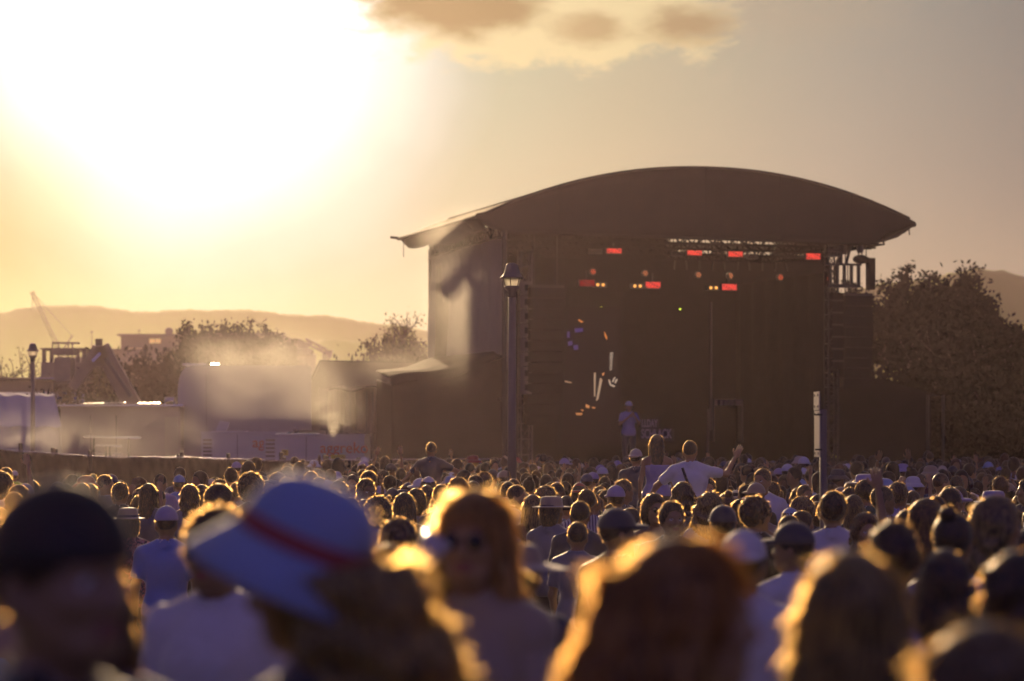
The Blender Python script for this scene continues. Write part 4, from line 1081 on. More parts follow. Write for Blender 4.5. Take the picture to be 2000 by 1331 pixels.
# knuckle boom
d_ = 100; o = thing('boom_lift', 'dark folded boom crane making an upside-down V above the site cabin', 'crane', (0, 0, 0))
def boomseg(p, q, w0, w1, name, m=None, dd=0):
    P, Q = W(*p, d_ + dd), W(*q, d_ + dd); dr = (Q - P).normalized(); n = Vector((-dr.z, 0, dr.x))
    b = MB(); b.prism([P + n*w0/2, Q + n*w1/2, Q - n*w1/2, P - n*w0/2], (0, .45, 0)); b.build(name, m or M_boom, o)
boomseg((196, 678), (262, 800), .55, .62, 'lower_arm'); boomseg((256, 792), (305, 868), .50, .85, 'base_arm', dd=.05)
boomseg((205, 700), (255, 775), .12, .12, 'hydraulic_ram', M_dim, -.25); boomseg((262, 815), (296, 862), .14, .14, 'hydraulic_ram', M_dim, -.25)
boomseg((193, 680), (140, 760), .45, .35, 'upper_arm', dd=.5)
boomseg((180, 706), (196, 690), .10, .10, 'hydraulic_ram', M_alu, -.2)
b = MB(); b.prism([W(183, 676, d_), W(203, 676, d_), W(214, 706, d_), W(205, 716, d_), W(185, 716, d_), W(172, 700, d_)], (0, .6, 0)); b.build('knuckle', M_boom, o)
b = MB(); b.box(tuple(W(186, 676, d_)), tuple(W(197, 662, d_) + Vector((0, .4, 0)))); b.build('boom_head', M_rub, o)
b = MB(); b.box((XP(258, d_), d_ - .2, .2), (XP(336, d_), d_ + 2, ZP(863, d_))); b.build('carrier_body', M_dim, o)
b = MB(); b.prism([W(236, 895, d_), W(236, 871, d_), W(245, 866, d_), W(258, 864, d_), W(258, 895, d_)], (0, 1.5, 0)); b.build('cab', M_orange, o)
b = MB(); b.prism([W(236, 870.5, d_ - .3), W(256, 865, d_ - .3), W(275, 862.2, d_ - .3), W(300, 861.5, d_ - .3), W(300, 862.6, d_ - .3), W(275, 863.4, d_ - .3), W(256, 866.4, d_ - .3), W(236, 871.8, d_ - .3)], (0, 2, 0)); b.build('hand_rail', M_dim, o)
strip(XP(258, d_), XP(300, d_), d_ - 1.0, ZP(863.5, d_), o, 'deck_glint_strip', .5, slope=.03); strip(XP(302, d_), XP(345, d_), d_ - 1.0, ZP(861, d_), o, 'deck_glint_strip', .3); strip(XP(340, d_), XP(362, d_), d_ - 1.0, ZP(866, d_), o, 'deck_glint_strip', .3); strip(XP(237, d_), XP(258, d_), d_ - 1., ZP(869, d_), o, 'deck_glint_strip', .3, slope=.10)
for px in (250, 290, 325):
    b = MB(); b.lathe([(.001, -.15), (.4, -.15), (.46, 0), (.4, .15), (.001, .15)], 16, M=Matrix.Translation((XP(px, d_), d_ - .1, .46)) @ Matrix.Rotation(R(90), 4, 'X')); b.build('wheel', M_rub, o)
# metal beams lying beside it, tops tilted to catch the sun
for k, (a, b_, y_) in enumerate(((163, 274, 855), (187, 237, 871.5), (186, 238, 887))):
    lb = ['long shining metal beam above the fence, topmost of three', 'middle shining metal beam above the fence', 'lowest shining metal beam just over the fence top'][k]
    m = MB(); dz = .42*math.sin(R(4.8)); m.sheet(lambda u, v: (XP(a, 90) + (XP(b_, 90) - XP(a, 90))*u, 90 + .42*v, ZP(y_, 90) + dz*v - .035*u), 14, 1, (0, 0, .03)); m.box((XP(a, 90) + .3, 90.0, 0), (XP(a, 90) + .36, 90.02, ZP(y_ + 1.1, 90)), 1); m.box((XP(b_, 90) - .4, 90.0, 0), (XP(b_, 90) - .34, 90.02, ZP(y_ + 1.1, 90)), 1)
    tag(m.build('metal_beam', [M_glint, M_rub]), lb, 'beam', 'shining metal beams behind the fence')
# lift frame left of the boom
d_ = 108; o = thing('scissor_lift', 'raised dark work platform with railings beside the left lamp post', 'lift', (0, 0, 0))
m = MB()
for px in (101, 113, 132, 140): m.box(tuple(W(px, 700, d_)), tuple(W(px + 2, 668, d_) + Vector((0, .1, 0))))
m.box(tuple(W(101, 671, d_)), tuple(W(150, 668.5, d_) + Vector((0, .8, 0)))); m.build('guard_rail', M_boom, o)
m = MB(); m.box(tuple(W(103, 693, d_)), tuple(W(143, 680, d_) + Vector((0, 1.2, 0)))); m.box(tuple(W(106, 745, d_)), tuple(W(138, 698, d_) + Vector((0, 1.0, 0)))); m.build('platform', M_boom, o)
m = MB(); m.box((XP(104, d_), d_, 0), (XP(140, d_), d_ + 1.2, ZP(745, d_))); m.build('base', M_rub, o)
d_ = 116; o = thing('site_building', 'dark low building with a sunlit balcony rail behind the left lamp post', 'building', (0, 0, 0))
m = MB(); m.box((XP(-60, d_), d_, 0), (XP(178, d_), d_ + 8, ZP(745, d_))); m.build('wall', M_bld, o)
m = MB(); m.box((XP(-70, d_), d_ - .5, ZP(741, d_)), (XP(182, d_), d_ + 8, ZP(738, d_))); m.build('roof', M_roofd, o)
m = MB(); m.box((XP(66, d_), d_ - .56, ZP(740.5, d_)), (XP(132, d_), d_ - .5, ZP(739, d_))); m.box((XP(150, d_), d_ - .56, ZP(739, d_)), (XP(156, d_), d_ - .5, ZP(737, d_))); m.build('edge_strip', M_alu, o)
m = MB(); m.box((XP(80, d_), d_, ZP(738, d_)), (XP(170, d_), d_ + 6, ZP(708, d_)))
m.build('upper_wall', M_bld, o)
m = MB()
for px in (82, 97, 148, 160): m.box((XP(px, d_), d_, ZP(708, d_)), (XP(px, d_) + .12, d_ + .3, ZP(681, d_)))
m.box((XP(78, d_), d_, ZP(683, d_)), (XP(168, d_), d_ + 4, ZP(680, d_))); m.build('balcony_frame', M_roofd, o)

# apartment building
d_ = 220; o = thing('apartment_building', 'wide brown stepped apartment block on the horizon left of the stage', 'building', (0, 0, 0))
def bb(px0, px1, py, dd=0, name='wall', m=M_bld, py1=None, dep=12):
    b = MB(); b.box((XP(px0, d_), d_ + dd, 0 if py1 is None else ZP(py1, d_)), (XP(px1, d_), d_ + dd + dep, ZP(py, d_))); return b.build(name, m, o)
bb(150, 236, 682, 3); bb(236, 384, 655, 0); bb(384, 545, 651, 2); bb(545, 580, 664, 1); bb(580, 596, 684, 0, py1=None); bb(150, 600, 700, -3)
bb(232, 386, 653.5, -1, 'roof', M_roofd, 656.5, 14); bb(384, 542, 649, 1, 'roof', M_roofd, 651.5, 14); bb(540, 584, 662, 0, 'roof', M_roofd, 664.5, 14); bb(576, 609, 683, -3.5, 'balcony', M_roofd, 695, 5); bb(148, 238, 680, 2, 'roof', M_roofd, 682.5, 14)
bb(292, 314, 662, -.1, 'window', M_winglow, 671, .05); bb(303, 304, 662, -.2, 'window_mullion', M_roofd, 671, .05)
bb(254, 288, 683, -3.2, 'balcony_rail', mat('rail_sun_glow', (.6, .45, .25), .5, emis=(.9, .6, .3), estr=.25), 684, .1)  # sunlight on the rail put in as emission
for px in (180, 205, 350, 420, 450, 480, 510, 560): bb(px, px + 12, 690 if px < 236 else 668, -.1 if px > 236 and px < 384 else (1.9 if px < 545 and px > 236 else -.05), 'window', M_pane, 700 if px < 236 else 678, .05)
for px in (330, 365):
    b = MB(); b.lathe([(.001, -.1), (.28, -.1), (.32, 0), (.28, .1), (.001, .1)], 12, M=Matrix.Translation((XP(px, d_), d_, ZP(648, d_))) @ Matrix.Rotation(R(80), 4, 'X')); b.tube((XP(px, d_), d_, ZP(654, d_)), (XP(px, d_), d_, ZP(650, d_)), .05); b.build('satellite_dish', M_roofd, o)
for px, py in ((551, 648), (262, 641), (168, 644)):
    b = MB(); b.tube((XP(px, d_), d_ + 3, ZP(690, d_)), (XP(px, d_), d_ + 3, ZP(py, d_)), .05, .03, 4); b.tube((XP(px, d_) - .15, d_ + 3, ZP(py + 2, d_)), (XP(px, d_) + .15, d_ + 3, ZP(py + 2, d_)), .03, n=4); b.build('antenna', M_roofd, o)
for px in (95, 120): pass

# cranes far away
d_ = 270; o = thing('tower_crane', 'small tower crane on the horizon right of the apartment block', 'crane', (0, 0, 0))
b = MB(); truss(b, W(637, 712, d_), W(637, 688, d_), .5, .10, .8); b.build('mast', M_boom, o)
b = MB(); truss(b, W(636, 686, d_), W(595, 666, d_), .4, .11, .8); b.build('jib', M_boom, o)
b = MB(); b.box(tuple(W(633, 693, d_)), tuple(W(648, 684, d_) + Vector((0, 1, 0)))); b.box(tuple(W(640, 699, d_)), tuple(W(647, 692, d_) + Vector((0, 1, 0)))); b.build('counterweight', M_boom, o)
d_ = 300; o = thing('luffing_crane', 'tall faint lattice crane jib rising at far left over the hill', 'crane', (0, 0, 0))
b = MB(); truss(b, W(118, 690, d_), W(62, 570, d_), .34, .04, .7); b.build('jib', M_boom, o)
b = MB(); b.tube(W(62, 570, d_), W(140, 656, d_), .03, n=3); b.tube(W(63, 572, d_), W(63, 606, d_), .04, n=3); b.tube(W(118, 690, d_), W(142, 655, d_), .1, n=4); b.build('cable', M_boom, o)
b = MB(); b.box(tuple(W(112, 720, d_)), tuple(W(124, 688, d_) + Vector((0, 2, 0)))); b.build('cab', M_boom, o)

# fence with black shade cloth
M_fence = mat('shade_cloth', (.018, .016, .015), .9, spec=.1, noise=(1.5, .25), bump=(1.0, .03))
fn = thing('shade_cloth_fence', 'long black shade-cloth fence with sagging creases across the left', 'fence', (0, 0, 0))
FP = [(-80, 874), (0, 879), (98, 886), (205, 893), (350, 894), (440, 897), (560, 900), (640, 900), (780, 898), (990, 897)]
def ftop(px):
    for (a, za), (c, zc) in zip(FP, FP[1:]):
        if a <= px <= c: return za + (zc - za)*(px - a)/(c - a)
    return 897
def ff(u, v):
    px = -80 + u*1070; d = 76 + .12*math.sin(u*55) * (1 - v) + .07*math.sin(u*160 + v*9) + .06*math.sin(u*300 - v*14)*(1 - v)
    return Vector((XP(px, d), d, (ZP(ftop(px) + 1.2*math.sin(u*70), 76))*(1 - v)))
m = MB(); m.sheet(ff, 320, 10, (0, .02, 0)); m.build('shade_cloth', M_fence, fn, smooth=True)
for px, h in ((40, 20), (103, 14), (109, 12), (176, 13), (349, 8), (355, 14), (446, 14), (549, 20), (555, 8), (634, 14), (638, 12), (700, 6)):
    m = MB(); m.tube((XP(px, 76.1), 76.15, 0), W(px, ftop(px) - h*.8, 76.1), .06, .055, 8); m.build('fence_post', M_rub, fn)
m = MB(); m.path([W(px, ftop(px) - .6, 75.95) for px in range(-80, 991, 12)], .012, 4); m.build('top_wire', M_alu, fn)

# lamp posts
M_glass = bpy.data.materials.new('lantern_glass'); M_glass.use_nodes = True; t = NT(M_glass.node_tree); t.n.clear()
a = t.add('ShaderNodeBsdfTranslucent'); a.inputs[0].default_value = (1, .98, .92, 1); tp = t.add('ShaderNodeBsdfTransparent'); tp.inputs[0].default_value = (1, .97, .9, 1)
mx = t.add('ShaderNodeMixShader'); mx.inputs[0].default_value = .5; t.l.new(a.outputs[0], mx.inputs[1]); t.l.new(tp.outputs[0], mx.inputs[2]); oo = t.add('ShaderNodeOutputMaterial'); t.l.new(mx.outputs[0], oo.inputs[0])
def lamp_post(px, pytop, d, label, k=1.0):
    ztop = ZP(pytop, d); o = thing('street_lamp', label, 'lamp post', (XP(px, d), d, 0), .35, 'old-style lantern lamp posts')
    u_ = .0081*k
    L = lambda prof, nm, m, n=6, sm=False: MB().lathe([(r*u_, ztop - z*u_) for r, z in prof], n).build(nm, m, o, smooth=sm)
    L([(.1, -1.5), (4, -1.2), (10, 1), (12, 5), (16, 20), (20, 25), (24, 27.5), (23, 29), (18, 26), (.1, 24)], 'lantern_roof', M_post, 16, True)
    L([(18.6, 27), (13.5, 44.5)], 'lantern_glass', M_glass, 6)
    b = MB()
    for i in range(6):
        a_ = 2*math.pi*i/6; c, s_ = math.cos(a_), math.sin(a_)
        b.tube((18.8*u_*c, 18.8*u_*s_, ztop - 27*u_), (13.7*u_*c, 13.7*u_*s_, ztop - 45*u_), .010, n=4)
        b.build('lantern_frame', M_post, o)
    L([(.1, 43), (15, 44), (15.5, 47), (10, 53), (8.5, 56), (8.5, 66), (.1, 66)], 'lantern_base', M_post, 16, True)
    b = MB(); b.tube((0, 0, 0), (0, 0, ztop - 60*u_), .078*k, .060*k, 16); b.lathe([(.0, .02), (.17, .0), (.16, .25), (.11, .38), (.08, .45)], 16); b.build('pole', M_post, o, smooth=True)
lamp_post(1000, 515, 45, 'tall dark lantern lamp post standing in the crowd before the stage')
lamp_post(64, 671, 84, 'smaller lantern lamp post at far left behind the fence')

# sign post in the crowd
d_ = 24; o = thing('sign_post', 'plain metal post with an edge-on pale sign board, right of centre in crowd', 'sign', (0, 0, 0))
b = MB(); b.tube((XP(1608, d_), d_, 0), (XP(1608, d_), d_, ZP(800, d_)), .030, n=14); b.build('pole', M_pole, o, smooth=True)
def signplate(px0, px1, pya, pyb, nm, m):
    n = 1; x0 = XP(px1, d_)
    M = Matrix.Translation((x0, d_ - .02, ZP(pyb, d_))) @ Matrix.Rotation(R(91.9), 4, 'Z')
    b = MB(); b.box((0, -.004, 0), (.32, .004, ZP(pya, d_) - ZP(pyb, d_)), 0, M)
    H = ZP(pya, d_) - ZP(pyb, d_)
    for x in (.06, .26):
        for z in (.03, H - .03): b.lathe([(.001, .006), (.012, .005), (.012, 0)], 6, M=M @ Matrix.Translation((x, .004, z)) @ Matrix.Rotation(R(-90), 4, 'X'), mi=1)
    return b.build(nm, [m, M_rub], o)
signplate(1588, 1600, 765, 801, 'sign_board', M_wood); signplate(1589.5, 1601, 802, 893, 'sign_board', M_wood)
b = MB(); b.box((XP(1590, d_), d_ - .03, ZP(812, d_)), (XP(1606, d_), d_ + .02, ZP(809, d_))); b.box((XP(1592, d_), d_ - .03, ZP(880, d_)), (XP(1606, d_), d_ + .02, ZP(877, d_))); b.build('bracket', M_rub, o)

# ------------------------------------------------------------------ trees
def tree_mesh(H, Wd, n_br, leaves, lsize, seed, dense=1.0, form='round', clump=.5, up=.6):
    r = np.random.default_rng(seed); b = MB(); tips = []
    def limb(p, d, L, rad, lev):
        segs = 3; q = p
        for i in range(segs):
            d = (d + Vector(r.normal(size=3))*.13 + Vector((0, 0, .05))).normalized(); nq = q + d*L/segs
            b.tube(q, nq, rad*(1 - .25*i/segs), rad*(1 - .25*(i+1)/segs), 5 if lev else 8, caps=False); q = nq
            if lev >= 1: tips.append((q.copy(), lev))
        if lev < 3:
            for k in range(3 if lev else n_br):
                nd = (d*(.5 if lev else .25) + Vector((r.normal()*.9, r.normal()*.9, up*(.3 + r.random())))).normalized()
                limb(q if r.random() < .6 or lev == 0 else p + (q - p)*r.uniform(.4, .9), nd, L*r.uniform(.55, .8), rad*.58, lev+1)
    limb(Vector((0, 0, 0)), Vector((.05, 0, 1)), H*.36, H*.018, 0)
    tp = np.array([t[0] for t in tips]); 
    zmax = tp[:, 2].max(); tp_s = tp.copy(); sx = Wd/max(.1, (np.abs(tp[:, :2]).max())); sz = (H - .2)/zmax
    b.v = [(v[0]*(sx if v[2] > H*.3 else 1), v[1]*(sx if v[2] > H*.3 else 1), v[2]*sz) for v in b.v]
    tp = tp*np.array([sx, sx, sz])
    cidx = r.integers(0, len(tp), leaves); c = tp[cidx] + r.normal(size=(leaves, 3))*np.array([1, 1, .8])*clump*r.uniform(.4, 1.1, (leaves, 1))
    c[:, 2] = np.clip(c[:, 2], H*.05, H + .15); keep = (r.random(leaves) < np.clip((c[:, 2]/H - .22)/.45, .22, 1)); c = c[keep]; leaves = len(c)
    a = r.normal(size=(leaves, 3)); a[:, 2] += .4; a /= np.linalg.norm(a, axis=1)[:, None]; e = np.cross(a, r.normal(size=(leaves, 3))); e /= np.linalg.norm(e, axis=1)[:, None]
    L = lsize*r.uniform(.6, 1.3, (leaves, 1)); wv = L*.28
    Vl = np.stack([c, c + a*L*.5 + e*wv, c + a*L, c + a*L*.5 - e*wv], 1).reshape(-1, 3)
    Ql = np.arange(leaves*4).reshape(-1, 4)
    return b, Vl, Ql
tree_protos = {}
def tree(px, py, d, H_key, label, rz, name='tree', group=None, scale_w=1.0):
    key, args, lm = H_key
    if key not in tree_protos:
        b, Vl, Ql = tree_mesh(**args); o1 = b.build('trunk', M_bark, smooth=True); o2 = mesh_obj('crown', Vl, Ql, None, [lm], smooth=False)
        COL.objects.unlink(o1); COL.objects.unlink(o2); tree_protos[key] = (o1.data, o2.data, args['H'])
    t1, t2, H0 = tree_protos[key]; H = ZP(py, d); k = H/H0
    o = thing(name, label, 'tree' if name != 'shrub' else 'shrub', (XP(px, d), d, 0), rz, group); o.scale = (k*scale_w, k*scale_w, k)
    for nm, dt in (('trunk', t1), ('crown', t2)):
        c = bpy.data.objects.new(nm, dt); COL.objects.link(c); c.parent = o
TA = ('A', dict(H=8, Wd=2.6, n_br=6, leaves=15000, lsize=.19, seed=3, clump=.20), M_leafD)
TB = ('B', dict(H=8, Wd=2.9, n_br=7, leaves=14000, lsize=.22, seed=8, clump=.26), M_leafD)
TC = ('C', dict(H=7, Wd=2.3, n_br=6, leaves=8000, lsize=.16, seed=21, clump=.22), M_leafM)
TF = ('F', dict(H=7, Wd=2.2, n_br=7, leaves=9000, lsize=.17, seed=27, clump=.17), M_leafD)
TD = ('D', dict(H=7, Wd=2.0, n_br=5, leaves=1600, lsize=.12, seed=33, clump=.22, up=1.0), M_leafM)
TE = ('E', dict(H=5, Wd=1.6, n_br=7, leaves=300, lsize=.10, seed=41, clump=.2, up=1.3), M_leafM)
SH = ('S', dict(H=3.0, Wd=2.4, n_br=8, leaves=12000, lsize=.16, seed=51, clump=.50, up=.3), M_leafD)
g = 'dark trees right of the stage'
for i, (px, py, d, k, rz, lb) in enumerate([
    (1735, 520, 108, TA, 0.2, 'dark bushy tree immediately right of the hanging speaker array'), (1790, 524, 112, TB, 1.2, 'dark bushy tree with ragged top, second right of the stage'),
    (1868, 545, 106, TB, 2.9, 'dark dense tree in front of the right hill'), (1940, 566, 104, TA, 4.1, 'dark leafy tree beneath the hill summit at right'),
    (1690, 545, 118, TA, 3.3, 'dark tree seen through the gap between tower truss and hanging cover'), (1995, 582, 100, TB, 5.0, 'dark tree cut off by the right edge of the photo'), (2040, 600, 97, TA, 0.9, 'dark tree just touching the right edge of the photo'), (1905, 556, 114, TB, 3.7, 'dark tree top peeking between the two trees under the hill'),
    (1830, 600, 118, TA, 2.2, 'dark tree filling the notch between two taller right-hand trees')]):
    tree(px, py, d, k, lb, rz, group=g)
for i, (px, py, lb) in enumerate([(1700, 725, 'dark hedge shrub behind the low right tent, leftmost'), (1775, 735, 'dark hedge shrub behind the peak of the low right tent'), (1850, 738, 'dark hedge shrub just right of the low right tent'), (1915, 742, 'dark hedge shrub under the right trees, second from the edge'), (1985, 738, 'dark hedge shrub under the trees at the right edge')]):
    tree(px, py, 97, SH, lb, i*1.3, 'shrub', 'hedge shrubs below the right trees', 1.1)
for i, (px, lb) in enumerate([(1830, 'low dark bush right of the tent pole'), (1880, 'low dark bush behind right crowd, middle'), (1935, 'low dark bush behind right crowd, near the corner'), (1990, 'low dark bush behind the crowd at the right edge')]):
    tree(px, 800, 90, SH, lb, 2 + i*.9, 'shrub', 'low bushes behind the right crowd', 1.0)
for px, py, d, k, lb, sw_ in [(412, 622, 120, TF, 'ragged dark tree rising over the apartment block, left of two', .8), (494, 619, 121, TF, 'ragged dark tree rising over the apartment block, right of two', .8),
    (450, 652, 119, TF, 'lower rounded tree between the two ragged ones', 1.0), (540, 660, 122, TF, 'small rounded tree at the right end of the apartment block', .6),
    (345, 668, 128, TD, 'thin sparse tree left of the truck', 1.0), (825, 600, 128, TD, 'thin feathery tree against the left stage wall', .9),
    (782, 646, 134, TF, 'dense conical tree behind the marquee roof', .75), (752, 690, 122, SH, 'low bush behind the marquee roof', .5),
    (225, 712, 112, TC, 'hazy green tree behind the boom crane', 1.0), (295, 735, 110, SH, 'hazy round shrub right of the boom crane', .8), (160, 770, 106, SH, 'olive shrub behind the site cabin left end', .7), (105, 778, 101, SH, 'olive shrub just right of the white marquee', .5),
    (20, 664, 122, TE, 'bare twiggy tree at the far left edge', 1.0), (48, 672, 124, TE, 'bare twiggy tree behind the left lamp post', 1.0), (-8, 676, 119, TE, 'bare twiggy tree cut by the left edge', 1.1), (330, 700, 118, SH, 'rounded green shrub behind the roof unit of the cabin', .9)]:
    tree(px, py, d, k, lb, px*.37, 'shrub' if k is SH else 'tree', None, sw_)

# ------------------------------------------------------------------ haze and smoke
def vol_mat(name, dens, col, g):
    m = bpy.data.materials.new(name); m.use_nodes = True; t = NT(m.node_tree); t.n.clear()
    v = t.add('ShaderNodeVolumePrincipled'); v.inputs['Color'].default_value = (*col, 1); v.inputs['Anisotropy'].default_value = g
    if not callable(dens): v.inputs['Density'].default_value = dens
    else: t.put(v.inputs['Density'], dens(t))
    o = t.add('ShaderNodeOutputMaterial'); t.l.new(v.outputs[0], o.inputs['Volume']); return m
hz = MB().box((-210, -42, -1.0), (210, 470, 27)).build('haze', vol_mat('haze_air', .00023, (.90, .69, .78), .72)); tag(hz, kind='stuff')
def puff(px, py, d, rx, ry, rz, dens, nscale, seed, tilt=0, lo=.40, hi=.66):
    def dn_(t):
        tcn = t.add('ShaderNodeTexCoord'); v = t.vm('MULTIPLY', t.vm('SUBTRACT', tcn.outputs['Generated'], (.5, .5, .5)), (2, 2, 2))
        r = t.vm('LENGTH', v); mp = t.vm('ADD', tcn.outputs['Object'], (seed*3.1, seed*1.7, seed))
        n = t.noise(mp, nscale, 4, .55, .8)
        f = t.sstep(r, 1.0, .0); f = t.m('MULTIPLY', f, f)
        return t.m('MULTIPLY', t.m('MULTIPLY', f, t.m('ADD', t.sstep(n, lo, hi), .18)), dens)
    b = MB(); b.lathe([(math.sin(math.pi*i/10)*1.0 + .001, -math.cos(math.pi*i/10)) for i in range(11)], 20)
    b.v = [(x*rx, y*ry, z*rz) for x, y, z in b.v]
    o = b.build('smoke', vol_mat('smoke', dn_, (.95, .93, .88), .5), smooth=True); o.location = W(px, py, d); o.rotation_euler = (0, tilt, 0); tag(o, kind='stuff'); return o
puff(650, 800, 84.3, 1.3, 1.2, 1.9, 1.0, .8, 1, -.45)
puff(530, 735, 85.0, 4.2, 1.8, 2.4, .72, .45, 2, .15, .32, .78)
puff(480, 700, 90, 4.0, 2.0, 1.5, .22, .45, 3, .1)
puff(893, 600, 75.0, 1.8, 2.6, 3.0, .55, .40, 5, 0, .25, .85)
puff(770, 712, 82, 3.0, 1.4, 1.1, .38, .5, 9, -.12)
puff(890, 450, 80.5, 2.3, 1.4, 1.0, .9, .8, 6, -.25)
puff(230, 850, 79.5, 5.0, 2.0, 1.7, .16, .5, 7)
puff(60, 860, 79.5, 3.5, 2.0, 1.4, .20, .5, 8)
def mist_d(t):  # added mist bank, tinted yellow to lighten the hills beyond
    tcn = t.add('ShaderNodeTexCoord'); v = t.vm('MULTIPLY', t.vm('SUBTRACT', tcn.outputs['Generated'], (.5, .5, .5)), (2, 2, 2))
    return t.m('MULTIPLY', t.sstep(t.vm('LENGTH', v), 1.0, .1), .0021)
mist = MB(); mist.lathe([(math.sin(math.pi*i/12) + .001, -math.cos(math.pi*i/12)) for i in range(13)], 24); mist.v = [(x*66, y*45, z*20) for x, y, z in mist.v]
mo = mist.build('mist', vol_mat('hill_fill_mist', mist_d, (.80, .96, .52), .72), smooth=True); mo.location = (-42, 290, 4); tag(mo, kind='stuff')
# ================================================================== PEOPLE
body_proto('m0', Pose('m'), seed=1)
body_proto('m1', Pose('m', yaw=R(28), Rr=((.25, .05, 1.12), (.17, .28, 1.10))), seed=2)
body_proto('m2', Pose('m', yaw=R(-32), L=((.25, .02, 1.13), (.12, .26, 1.02)), Rr=((.24, .05, 1.13), (.06, .25, 1.08)), long=True), seed=3)
body_proto('m3', Pose('m', yaw=R(5), Rr=((.34, .10, 1.52), (.30, .12, 1.80))), seed=4)
body_proto('mt', Pose('m', yaw=R(-15), tank=True, build=1.05), seed=9)
body_proto('f0', Pose('f'), seed=5)
body_proto('f1', Pose('f', yaw=R(35), tank=True, L=((.24, .04, 1.12), (.15, .27, 1.08))), seed=6)
body_proto('f2', Pose('f', yaw=R(-30), Rr=((.25, .05, 1.12), (.12, .25, 1.15))), seed=7)
body_proto('m4', Pose('m', yaw=R(62)), seed=10)
body_proto('m5', Pose('m', yaw=R(-58), long=True), seed=12)
body_proto('f4', Pose('f', yaw=R(-62), tank=True), seed=11)
body_proto('f3', Pose('f', yaw=R(-5), tank=True, L=((.30, .05, 1.58), (.16, .06, 1.80)), Rr=((.33, .05, 1.55), (.30, .10, 1.83))), seed=8)

prng = random.Random(77)
placed = []           # (x, y, radius, px, visible)
spec = []
def person_at(bkey, px, pytop, d, yawdeg, label, extra=0.0, **kw):
    """head top at the photo position; extra = height of hair or hat above the bare head"""
    z0 = ground_z(d); h = ZP(pytop, d) - z0 - extra
    h = max(1.48, min(1.98, h)); x = XP(px, d)
    placed.append((x, d, .34, px)); return add_person(bkey, x, d, z0, h, R(yawdeg), label, **kw)

# ---- nearest people, built finer
NB = dict(hb=.014, hh=.006, hand=.004, hs=.010)
body_proto('n1', Pose('m', yaw=R(-10), build=1.05), seed=21, **NB)
body_proto('n2', Pose('m', yaw=R(-8)), seed=22, **NB)
body_proto('n3', Pose('f', yaw=R(10), pitch=R(-12)), seed=23, **NB)
body_proto('n4', Pose('f', yaw=R(12), L=((.25, .05, 1.14), (.20, .10, .90)), Rr=((.30, .20, 1.27), (.13, .26, 1.50)), long=True, curl=.75), seed=24, **NB)
body_proto('n7', Pose('f', yaw=R(-15)), seed=25, **NB)
NH = dict(h=.007, n=8500, wid=.0018, lenk=.9)
hm = lambda st, key, **kw: hair_proto(st, key, **{**NH, **kw})
person_at('n1', 112, 962, 4.1, -112, 'very large dark blurred man in a dark cap at bottom left corner', skin=1, hair='short', hairmesh=hm('short', 'n1', seed=31), hairc='black', top='black', hat='cap', hatc='black', hat_back=True)
person_at('f0', 150, 1040, 5.3, -8, 'blurred woman with long dark hair behind the big dark-capped man', skin=1, hair='long', hairmesh=hm('long', 'n1b', seed=32, w=.95, lean=.05), hairc='dark', top='navy')
person_at('n2', 424, 990, 8.5, 160, 'man with dark curly hair and white tee facing the camera at left', skin=2, hair='curly', hairmesh=hm('curly', 'n2', seed=33, n=4200), hairc='dark', top='white', glasses=True, extra=.02)
person_at('n3', 640, 950, 4.75, 62, 'woman in a white brimmed hat with a red band and long wavy hair', skin=1, hair='wavy', hairmesh=hm('wavy', 'n3', seed=34, w=1.3, length=1.25, n=9000, back=.17, under=True), hairc='honey', top='charcoal', hat='bucket', hatc='light blue', band='red',
          hat_M=Matrix.Translation((0, 0, 1.70)) @ Matrix.Rotation(R(35), 4, 'X') @ Matrix.Diagonal((1.06, 1.06, 1.32, 1)) @ Matrix.Translation((0, 0, -1.695)), extra=.02)
person_at('n4', 925, 956, 7.4, 152, 'blonde woman in sunglasses and a taupe shirt drinking, facing the camera', skin=0, hair='bob', hairmesh=hm('long', 'n4', seed=35, n=14000, lenk=1.2, length=.55, w=1.12), hairc='pale', top='taupe', glasses=True, extra=.01)
person_at('n7', 1340, 1030, 4.4, -62, 'woman with long glowing auburn hair filling the bottom centre right', skin=0, hair='wavy', hairmesh=hm('long', 'n7', seed=36, w=1.0, length=1.3, n=15000, wid=.0022, back=.20), hairc='copper', top='charcoal', extra=.02)
person_at('f0', 1662, 1066, 5.2, 4, 'woman with smooth straight blonde hair seen from behind at lower right', skin=0, hair='long', hairmesh=hm('long', 'n8', seed=37, w=1.25, n=7000, length=1.2), hairc='honey', top='charcoal', extra=.015)
person_at('f2', 1935, 1238, 4.3, -35, 'woman with messy golden hair low in the bottom right corner', skin=0, hair='wavy', hairmesh=hm('wavy', 'n14', seed=38, w=1.6, n=7000), hairc='blonde', top='charcoal')
# cup held by the drinking woman
cup = thing('drink_cup', 'clear plastic cup held by the woman in sunglasses', 'cup', W(832, 1088, 7.05)); cup.rotation_euler = (0, R(35), 0)
m_cup = mat('cup_plastic', (.55, .50, .48), .15, spec=.8); MB().lathe([(.001, -.05), (.028, -.05), (.038, .06), (.036, .06), (.027, -.045)], 18).build('cup_body', m_cup, cup, smooth=True)

